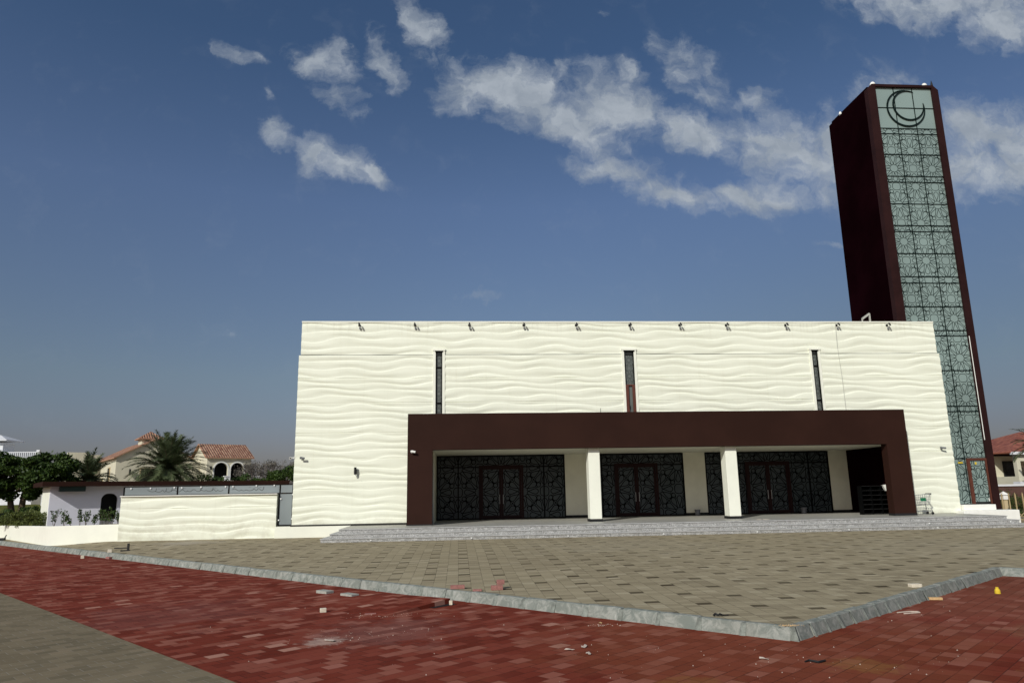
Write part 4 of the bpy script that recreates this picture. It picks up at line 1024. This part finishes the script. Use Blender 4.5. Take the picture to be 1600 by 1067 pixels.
MB().box(.31, X1 - .31, 2.2, 2.4, 0, ZT - .1).build('loggia_back', 'black_matte', v2, **L0)
r2 = MB(); gable_roof(r2, 0, X1, 0, 5.9, 6.36, 7.75, .25, 'x'); r2.build('roof', 'tiles', v2, **L0)
MB().box(-2.2, -.01, 2.5, 9, 0, 5.9).build('side_wall', 'villa_cream', v2, **L0)
r3 = MB(); gable_roof(r3, -3.2, -.4, 9.1, 13, 6.65, 7.7, .2, 'x'); r3.build('side_roof', 'tiles', v2, **L0)
MB().box(-3.2, -.4, 9.1, 13, 0, 6.64).build('rear_wall', 'villa_tan', v2, **L0)
for a, b, z0, z1 in arcs:
    tr_ = MB(); r_ = (b - a) / 2; cxm = (a + b) / 2
    for i in range(16):
        t0, t1 = pi * i / 16, pi * (i + 1) / 16
        tr_.prism([(cxm - (r_ + q_) * cos(t_), z1 - r_ + (r_ + q_) * sin(t_)) for t_, q_ in ((t0, 0), (t0, .13), (t1, .13), (t1, 0))], -.07, -.001)
    tr_.box(a - .13, a - .001, -.07, -.001, z0, z1 - r_).box(b + .001, b + .13, -.07, -.001, z0, z1 - r_)
    tr_.build('arch_moulding', 'white_plain', v2, **L0)
MB().box(-.1, X1 + .1, -.1, -.001, 6.12, 6.28).build('cornice', 'white_plain', v2, **L0)
MB().box(-.9, 5.2, -2.0, -1.8, 2.2, 3.75).box(-1.0, 5.3, -2.1, -1.7, 3.751, 3.9).build('terrace_wall', 'villa_cream', v2, **L0)
for xp in (1.25, 4.1): MB().box(xp, xp + .4, -2.15, -1.7, 3.0, 4.25).box(xp - .08, xp + .48, -2.2, -1.62, 4.251, 4.35).build('terrace_pier', 'villa_white', v2, **L0)
MB().box(.28, .42, -.3, -.15, 5.0, 5.35).bar((.35, -.15, 5.1), (.35, 0, 5.2), .05).build('lantern', 'black_matte', v2, **L0)
# white house far left
v3 = thing('villa', 'white house with a rooftop balustrade and tiled turret at the left edge', 'house', (-45, 78, 0))
MB().box(-50, -42.1, 76, 86, 0, 6.0).build('wall', 'villa_white', v3)
r_ = MB(); gable_roof(r_, -50, -42.2, 75.2, 76.8, 5.9, 6.35, .2, 'x'); r_.build('roof', 'villa_white', v3)
bl = MB().box(-50, -42.3, 76.9, 77.0, 7.05, 7.13).box(-50, -42.3, 76.9, 77.0, 6.4, 6.46).box(-42.6, -42.3, 76.8, 77.1, 6.0, 7.3)
for i in range(40): bl.box(-50 + i * .19, -50 + i * .19 + .06, 76.92, 76.98, 6.46, 7.05)
bl.build('balustrade', 'villa_white', v3)
MB().box(-49.0, -47.2, 79, 81, 6.0, 8.2).build('turret', 'villa_white', v3)
r_ = MB(); hip_roof(r_, -49.0, -47.2, 79, 81, 8.5, 9.1, .65); r_.build('turret_roof', 'villa_white', v3)
gw = thing('garden_pavilion', 'pale wall with a round-arched iron gate half hidden under the shade tree', 'wall', (-29, 60, .6))
MB().box(-32.5, -27.5, 60, 60.3, .6, 3.6).build('wall', 'villa_white', gw)
dg = MB()
for i in range(12): a0, a1 = pi * i / 12, pi * (i + 1) / 12; dg.bar((-29.4 + .7 * cos(a0), 59.95, 1.9 + .7 * sin(a0)), (-29.4 + .7 * cos(a1), 59.95, 1.9 + .7 * sin(a1)), .1)
dg.box(-30.15, -30.05, 59.9, 60, .9, 1.9).box(-28.75, -28.65, 59.9, 60, .9, 1.9)
for i in range(7): dg.box(-29.95 + i * .18, -29.92 + i * .18, 59.93, 59.98, .9, 2.3)
dg.build('gate', 'black_matte', gw)

# ------------------------------------------------------------------ right side
v4 = thing('villa', 'cream villa with red tiled hip roof and a balcony, beyond the tower', 'house', (50, 60, 0))
RX = .9
w4 = MB()
w4.box(47.6, 60, 63.0, 72, 0, 4.75).box(47.6, 60, 60.0, 62.99, 0, 2.9)
w4.box(47.6, 47.95, 60.0, 60.4, 2.9, 4.75).box(47.95, 60, 60.0, 60.35, 4.2, 4.75).box(50.5, 50.9, 60.0, 60.4, 2.9, 4.2)
w4.build('wall', 'villa_cream', v4).location.x = RX
MB().box(47.1, 60.3, 59.6, 60.0, 4.76, 5.0).build('eave', 'villa_white', v4).location.x = RX
r4 = MB(); hip_roof(r4, 47.4, 62, 60.2, 72, 5.02, 7.15, .35); r4.build('roof', 'tiles_red', v4).location.x = RX
MB().box(48.6, 50, 62.9, 62.99, 2.9, 4.3).build('window', 'house_glass', v4).location.x = RX
bl = MB().box(47.95, 55, 59.98, 60.02, 3.6, 3.64).box(47.95, 55, 59.98, 60.02, 2.98, 3.01)
for i in range(30): bl.box(48.05 + i * .17, 48.075 + i * .17, 59.99, 60.01, 3.0, 3.6)
bl.build('balcony_rail', 'black_matte', v4).location.x = RX
MB().box(47.0, 60, 59.2, 59.99, 2.15, 2.45).build('terrace', 'villa_white', v4).location.x = RX
w5 = thing('villa', 'small tan villa with red roof glimpsed between the tower and the balcony house', 'house', (52, 72, 0))
MB().box(53.0, 56.8, 68, 73, 0, 4.4).build('wall', 'villa_tan', w5); r5 = MB(); hip_roof(r5, 53.0, 56.8, 68, 73, 4.5, 5.4, .3); r5.build('roof', 'tiles_red', w5)
bw = thing('boundary_wall', 'brown boundary wall behind the green hedge, right of the tower', 'wall', (45, 56, 0))
MB().box(40, 60, 55.5, 55.8, 0, 2.1).build('wall', 'brown_wall', bw); MB().box(40, 60, 55.4, 55.9, 2.101, 2.25).build('coping', 'villa_white', bw)
tree('hedge', 'dark green clipped hedge behind the gold fence, right of the tower', (34, 42.5, .3), [(-1.5, 0, .95, 2.2, .5, .75), (1.2, 0, .95, 2.2, .5, .75), (4, 0, .95, 2.2, .5, .75)], 70, 12000, .05, 'leaf_deep', 31, .03, cat='hedge', csize=(.5, .8))
palm('palm tree whose fronds enter the picture at the right edge', (45.9, 54, 0), 5.0, 40, 2.6, 33, .2, 1.2, .45)
gfn = thing('metal_fence', 'gold-painted metal fence of pointed posts right of the tower', 'fence', (31, 38, .4))
for i, x in enumerate([29.55, 29.95, 30.32, 30.75, 31.2, 31.65, 32.1]):
    MB().box(x - .025, x + .025, 37.98, 38.03, .35, 1.72).add([(x - .025, 37.98, 1.72), (x + .025, 37.98, 1.72), (x + .025, 38.03, 1.72), (x - .025, 38.03, 1.72), (x, 38.005, 1.86)], [(0, 1, 4), (1, 2, 4), (2, 3, 4), (3, 0, 4)]).build('post', 'gold_metal', gfn)
br = MB()
for a, b in ((29.95, 30.32), (30.32, 30.75), (30.75, 31.2), (31.2, 31.65)): br.bar((a, 38, .45), (b, 38, .8), .03).bar((a, 38, .8), (b, 38, .45), .03)
br.box(29.5, 32.3, 37.99, 38.02, .38, .42); br.build('brace', 'gold_metal', gfn)
lp = thing('lantern_pillar', 'pale pillar with a white lantern behind the gold fence', 'lantern', (30.6, 39.2, .3))
MB().box(30.5, 30.72, 39.1, 39.3, .3, 1.45).build('pillar', 'villa_tan', lp)
MB().box(30.46, 30.76, 39.05, 39.35, 1.451, 1.7).add([(30.4, 39.0, 1.701), (30.82, 39.0, 1.701), (30.82, 39.4, 1.701), (30.4, 39.4, 1.701), (30.61, 39.2, 1.9)], [(0, 1, 4), (1, 2, 4), (2, 3, 4), (3, 0, 4), (3, 2, 1, 0)]).build('lantern', 'white_plain', lp)

# ------------------------------------------------------------------ porch things
sr = thing('shoe_rack', 'dark open shoe rack of three columns at the right end of the porch', 'shoe rack', (21.58, 36.5, .88), radians(4))
rk = MB(); W_, H_, D_ = 1.62, 1.45, .38
rk.box(-W_ / 2, W_ / 2, D_ - .02, D_, .03, H_)
for x in (-W_ / 2, -W_ / 6, W_ / 6, W_ / 2): rk.box(x - .018, x + .018, 0, D_ - .021, .0, H_)
rk.build('case', 'black_frame', sr, loc=(0, 0, 0))
for k in range(7):
    z = .03 + k * (H_ - .05) / 6
    s_ = MB()
    for x in (-W_ / 3, 0, W_ / 3): s_.box(x - W_ / 6 + .019, x + W_ / 6 - .019, .01, D_ - .021, z, z + .022)
    s_.build('shelf', 'black_matte', sr, loc=(0, 0, 0))
o = MB().add([(21.95, 36.45, 2.36), (22.15, 36.42, 2.38), (22.18, 36.46, 2.12), (22.08, 36.44, 2.06), (21.95, 36.6, 2.36), (22.15, 36.6, 2.38), (22.18, 36.6, 2.12), (22.08, 36.6, 2.06)],
             [(0, 3, 2, 1), (4, 5, 6, 7), (0, 1, 5, 4), (1, 2, 6, 5), (2, 3, 7, 6), (3, 0, 4, 7)]).build('paper_bag', 'white_plain'); tag(o, 'crumpled white paper bag on top of the dark shoe rack', 'bag')
def bin_(x, y, label):
    t = thing('waste_bin', label, 'bin', (x, y, .88), 0, 'waste bins along the porch')
    MB().tube([(0, 0, 0), (0, 0, .30)], [.13, .155], 14, False).tube([(0, 0, .0), (0, 0, .02)], .129, 14).build('body', 'plastic_grey', t, loc=(0, 0, 0))
    MB().tube([(0, 0, .28), (0, 0, .32)], [.165, .165], 14).build('rim', 'plastic_grey', t, loc=(0, 0, 0))
bin_(13.25, 40.1, 'small grey waste bin by the pale wall between the second and third doorways')
bin_(19.35, 40.1, 'small grey waste bin in front of the third glazed doorway')
# shopping trolley, partly behind the brown post
sh = thing('shopping_trolley', 'wire shopping trolley with a green panel parked behind the brown right post', 'trolley', (23.05, 35.35, .88), radians(-6))
wi = MB(); W2 = .006
def wline(a, b, r_=W2): wi.tube([a, b], r_, 5, False)
def bk(u_, v_, w_):   # basket: u along length 0..1 (left to right), v across, w height
    x = -.55 + u_ * (.95 + .10 * w_) + (1 - w_) * .10 * (1 - u_); y = (v_ - .5) * (.42 + .12 * w_ * u_ + .08 * u_); z = .48 + w_ * (.42 + .10 * u_) - (1 - w_) * .08 * (1 - u_) * -1
    return (x, y, z)
for i in range(11):
    u_ = i / 10
    for v_ in (0, 1): wline(bk(u_, v_, 0), bk(u_, v_, 1))
    wline(bk(u_, 0, 0), bk(u_, 1, 0))
for j in range(5):
    w_ = j / 4
    for v_ in (0, 1): wline(bk(0, v_, w_), bk(1, v_, w_), .006 if j < 4 else .010)
    wline(bk(0, 0, w_), bk(0, 1, w_)); wline(bk(1, 0, w_), bk(1, 1, w_))
for i in range(5): wline(bk(0, i / 4, 0), bk(0, i / 4, 1)); wline(bk(1, i / 4, 0), bk(1, i / 4, 1))
wi.build('basket', 'steel', sh, loc=(0, 0, 0))
ch_ = MB()
for s_ in (-.22, .22):
    ch_.tube([(.48, s_, .98), (.42, s_, .55), (.50, s_ * 1.1, .14)], .012, 6); ch_.tube([(.42, s_, .50), (-.35, s_ * .8, .42), (-.45, s_ * .8, .16)], .012, 6); ch_.tube([(.50, s_ * 1.1, .17), (-.45, s_ * .8, .17)], .012, 6)
ch_.tube([(-.45, -.18, .17), (-.45, .18, .17)], .012, 6).tube([(.5, -.24, .17), (.5, .24, .17)], .012, 6); ch_.build('chassis', 'steel', sh, loc=(0, 0, 0))
MB().tube([(.53, -.27, 1.02), (.53, .27, 1.02)], .018, 8).bar((.48, -.26, .96), (.53, -.26, 1.02), .02).bar((.48, .26, .96), (.53, .26, 1.02), .02).build('handle', 'black_matte', sh, loc=(0, 0, 0))
MB().box(-.05, .22, -.30, -.285, .66, .82).build('panel', 'green_plastic', sh, loc=(0, 0, 0))
for x, y in ((.5, -.24), (.5, .24), (-.45, -.18), (-.45, .18)):
    MB().tube([(x, y - .018, .07), (x, y + .018, .07)], .065, 12).bar((x, y, .08), (x, y, .17), .03).build('wheel', 'black_matte', sh, loc=(0, 0, 0))
o = MB().tube([(13.75, 33.3, .888), (13.85, 33.45, .888), (14.0, 33.35, .888), (14.15, 33.45, .888), (14.3, 33.35, .888), (14.42, 33.38, .888)], .012, 6).build('cable_scrap', 'paper'); tag(o, 'pale curled scrap of cable on the platform beside the second white column', 'cable')

# ------------------------------------------------------------------ loose things on the paving
def brick(x, y, z, rz, mat, label, l=.22, w=.11, h=.065, rx=0, ry=0, name='loose_brick', cat='brick', group=None):
    me_ = MB().box(-l / 2, l / 2, -w / 2, w / 2, 0, h); o = me_.build(name, mat, bevel=.006)
    o.location = (x, y, z); o.rotation_euler = (rx, ry, rz); tag(o, label, cat, group); return o
brick(.86, 16.85, .205, .1, 'pink_brick', 'pink brick lying flat on the kerb edge, under the upright one', .26, .12, .10)
brick(.95, 16.98, .306, .2, 'pink_brick', 'pink brick standing on top of the flat brick by the kerb', .16, .11, .10)
brick(.42, 16.75, .205, -.1, 'pink_brick', 'thin broken pink brick piece left of the two stacked bricks', .2, .10, .04)
brick(-.02, 17.25, .205, .05, 'pink_brick', 'lone pink brick on the kerb left of the stacked bricks', .32, .12, .08)
brick(-3.25, 18.70, .0, -.78, 'grey_brick', 'grey block on the red paving against the kerb, left one of the pair', .42, .22, .07)
brick(-2.55, 17.98, .0, -.80, 'grey_brick', 'grey block on the red paving against the kerb, right one of the pair', .44, .22, .07)
brick(9.75, 15.45, .205, .1, 'pale_stone', 'pale flat block lying on top of the right-hand kerb', .24, .14, .07)
brick(-2.76, 15.75, .004, .3, 'pale_stone', 'cream stone lump lying alone on the red paving', .12, .10, .08, name='stone_lump', cat='stone')
brick(9.88, 15.02, .004, -.3, 'orange_wood', 'orange-brown wooden offcut below the right-hand kerb', .26, .10, .05, name='wood_offcut', cat='wood')
brick(-.16, 16.22, .008, -.1, 'pale_stone', 'white stone in the dark gap beside the kerb', .07, .06, .09, name='stone_lump', cat='stone')
brick(-1.75, 13.9 + 1.4, .004, .2, 'pink_brick', 'flat pinkish brick fragment near the gap in the red paving', .22, .08, .02, name='brick_fragment')
yc = MB().tube([(0, 0, 0), (0, 0, .07), (0, 0, .11)], [.06, .055, .03], 12).tube([(0, 0, .11), (0, 0, .135)], .03, 10).build('bottle_cap', 'yellow'); yc.location = (11.7, 15.6, .004); tag(yc, 'bright yellow plastic cap on the red paving at right', 'cap')
o = MB().tube([(8.2, 13.65, .012), (8.5, 13.72, .012), (8.62, 13.66, .012), (8.6, 13.58, .012), (8.25, 13.52, .012)], .012, 6).build('plastic_strap', 'paper'); tag(o, 'looped white plastic strap below the right-hand kerb', 'strap')
dt = MB().tube([(4.36, 12.72, .22), (4.40, 12.74, .24), (4.44, 12.70, .23), (4.48, 12.74, .235), (4.55, 12.73, .215), (4.62, 12.72, .22)], [.018, .022, .018, .018, .007, .010], 6).build('rag_scrap', 'black_matte'); tag(dt, 'black twisted rag on the plaza edge near the kerb corner', 'rag')
dt = MB().tube([(4.72, 10.18, .012), (4.8, 10.22, .02), (4.88, 10.12, .012), (4.98, 10.16, .02), (5.02, 10.2, .012)], [.01, .014, .02, .012, .01], 6).build('rag_scrap', 'black_matte'); tag(dt, 'black twisted scrap on the red paving below the kerb corner', 'rag')
# rusty anchor on the far kerb
an = thing('metal_anchor', 'dark metal anchor piece with upright plate on the left kerb', 'anchor', (-14.0, 31.75, .21))
MB().bar((-.1, 0, .14), (.45, .05, .14), .04).bar((.15, .02, .03), (.5, .05, .03), .06).build('rod', 'black_matte', an, loc=(0, 0, 0))
MB().box(.40, .47, 0, .08, 0, .32).build('plate', 'black_matte', an, loc=(0, 0, 0))
brick(-14.2, 31.6, .2, .3, 'pale_stone', 'pale stone on the kerb beside the dark metal anchor', .16, .12, .12, name='stone_lump', cat='stone')
brick(-15.15, 31.4, .0, .3, 'pale_stone', 'pale stone on the red paving at far left', .12, .12, .12, name='stone_lump', cat='stone')
an2 = brick(-13.9, 30.9, .0, -.7, 'pink_brick', 'dark red brick on the red paving below the metal anchor', .3, .12, .08)
bx = thing('debris_bundle', 'dark debris bundle on the kerb at the left picture edge', 'debris', (-24.9, 42.6, .2))
MB().box(-.1, .15, -.1, .1, 0, .14).bar((.1, 0, .05), (.22, 0, .3), .04).build('scrap', 'black_matte', bx, loc=(0, 0, 0))
# paper scraps
def scrap(x, y, s, seed, label, mat='paper'):
    r = random.Random(seed); n = 9; vs = [(0, 0, .012)]
    for i in range(n):
        a = 2 * pi * i / n; q_ = s * r.uniform(.5, 1.1); vs.append((cos(a) * q_ * 1.5, sin(a) * q_ * .7, r.uniform(.002, .02)))
    o = MB().add(vs, [(0, i + 1, (i + 1) % n + 1) for i in range(n)]).build('paper_scrap', mat)
    so2 = o.modifiers.new('thick', 'SOLIDIFY'); so2.thickness = .003
    o.location = (x, y, .006); o.rotation_euler = (0, 0, r.uniform(0, 3)); tag(o, label, 'paper', 'paper scraps on the red paving')
scrap(1.66, 11.45, .06, 1, 'torn white paper scrap, left one of the three near the lower middle')
scrap(1.92, 11.62, .07, 2, 'torn white paper scrap, upper one of the three near the lower middle')
scrap(1.90, 11.15, .06, 3, 'torn white paper scrap, lower one of the three near the lower middle')
scrap(4.25, 10.45, .06, 4, 'small pale paper scrap left of the black scrap below the kerb corner')
scrap(5.62, 11.85, .05, 5, 'white crumpled scrap right of the kerb corner')
scrap(-2.1, 12.72, .10, 6, 'broad whitish flake on the red paving left of the middle')
scrap(2.55, 13.55, .05, 7, 'little orange-white scrap at the foot of the left kerb', 'orange_wood')
# grit: uncountable small stones
r = np.random.default_rng(5); gp = []
def spray(cx, cy, sx, sy, n): gp.extend(zip(r.normal(cx, sx, n), r.normal(cy, sy, n)))
spray(-1.3, 15.2, .5, .25, 110); spray(-1.6, 13.2, .9, .4, 90); spray(3, 10.5, 2.5, 1.2, 45); spray(7, 11, 2.5, 1.5, 40); spray(0, 12, 4, 2.5, 45); spray(2.6, 13.35, .15, .06, 40); spray(9, 14, 1.5, 1, 15); spray(5.2, 9.8, 1, .4, 30)
gm = MB()
for (x, y) in gp:
    if y > yk(x) - .18 or y < 7: continue
    s_ = .003 + .009 * rnd.random() ** 3
    if x < bnd(y): continue
    a = rnd.random() * 3
    c_, q_ = cos(a) * s_, sin(a) * s_
    gm.add([(x + c_, y + q_, .002), (x - q_, y + c_, .002), (x - c_, y - q_, .002), (x + q_, y - c_, .002), (x, y, .004 + s_ * 1.1)], [(0, 1, 4), (1, 2, 4), (2, 3, 4), (3, 0, 4)])
tag(gm.build('grit', 'paper'), 'pale mortar grit and pebbles scattered over the red paving', 'grit', None, 'stuff')
gm = MB(); 
for k in range(160):
    x = KB[0] + rnd.gauss(-.02, .09); y = KB[1] + rnd.gauss(.06, .03); s_ = .004 + .005 * rnd.random()
    gm.add([(x + s_, y, .206), (x, y + s_, .206), (x - s_, y, .206), (x, y - s_, .206), (x, y, .208 + s_)], [(0, 1, 4), (1, 2, 4), (2, 3, 4), (3, 0, 4)])
tag(gm.build('sand_grains', 'orange_wood'), 'little heap of orange grains on the kerb corner', 'grit', None, 'stuff')
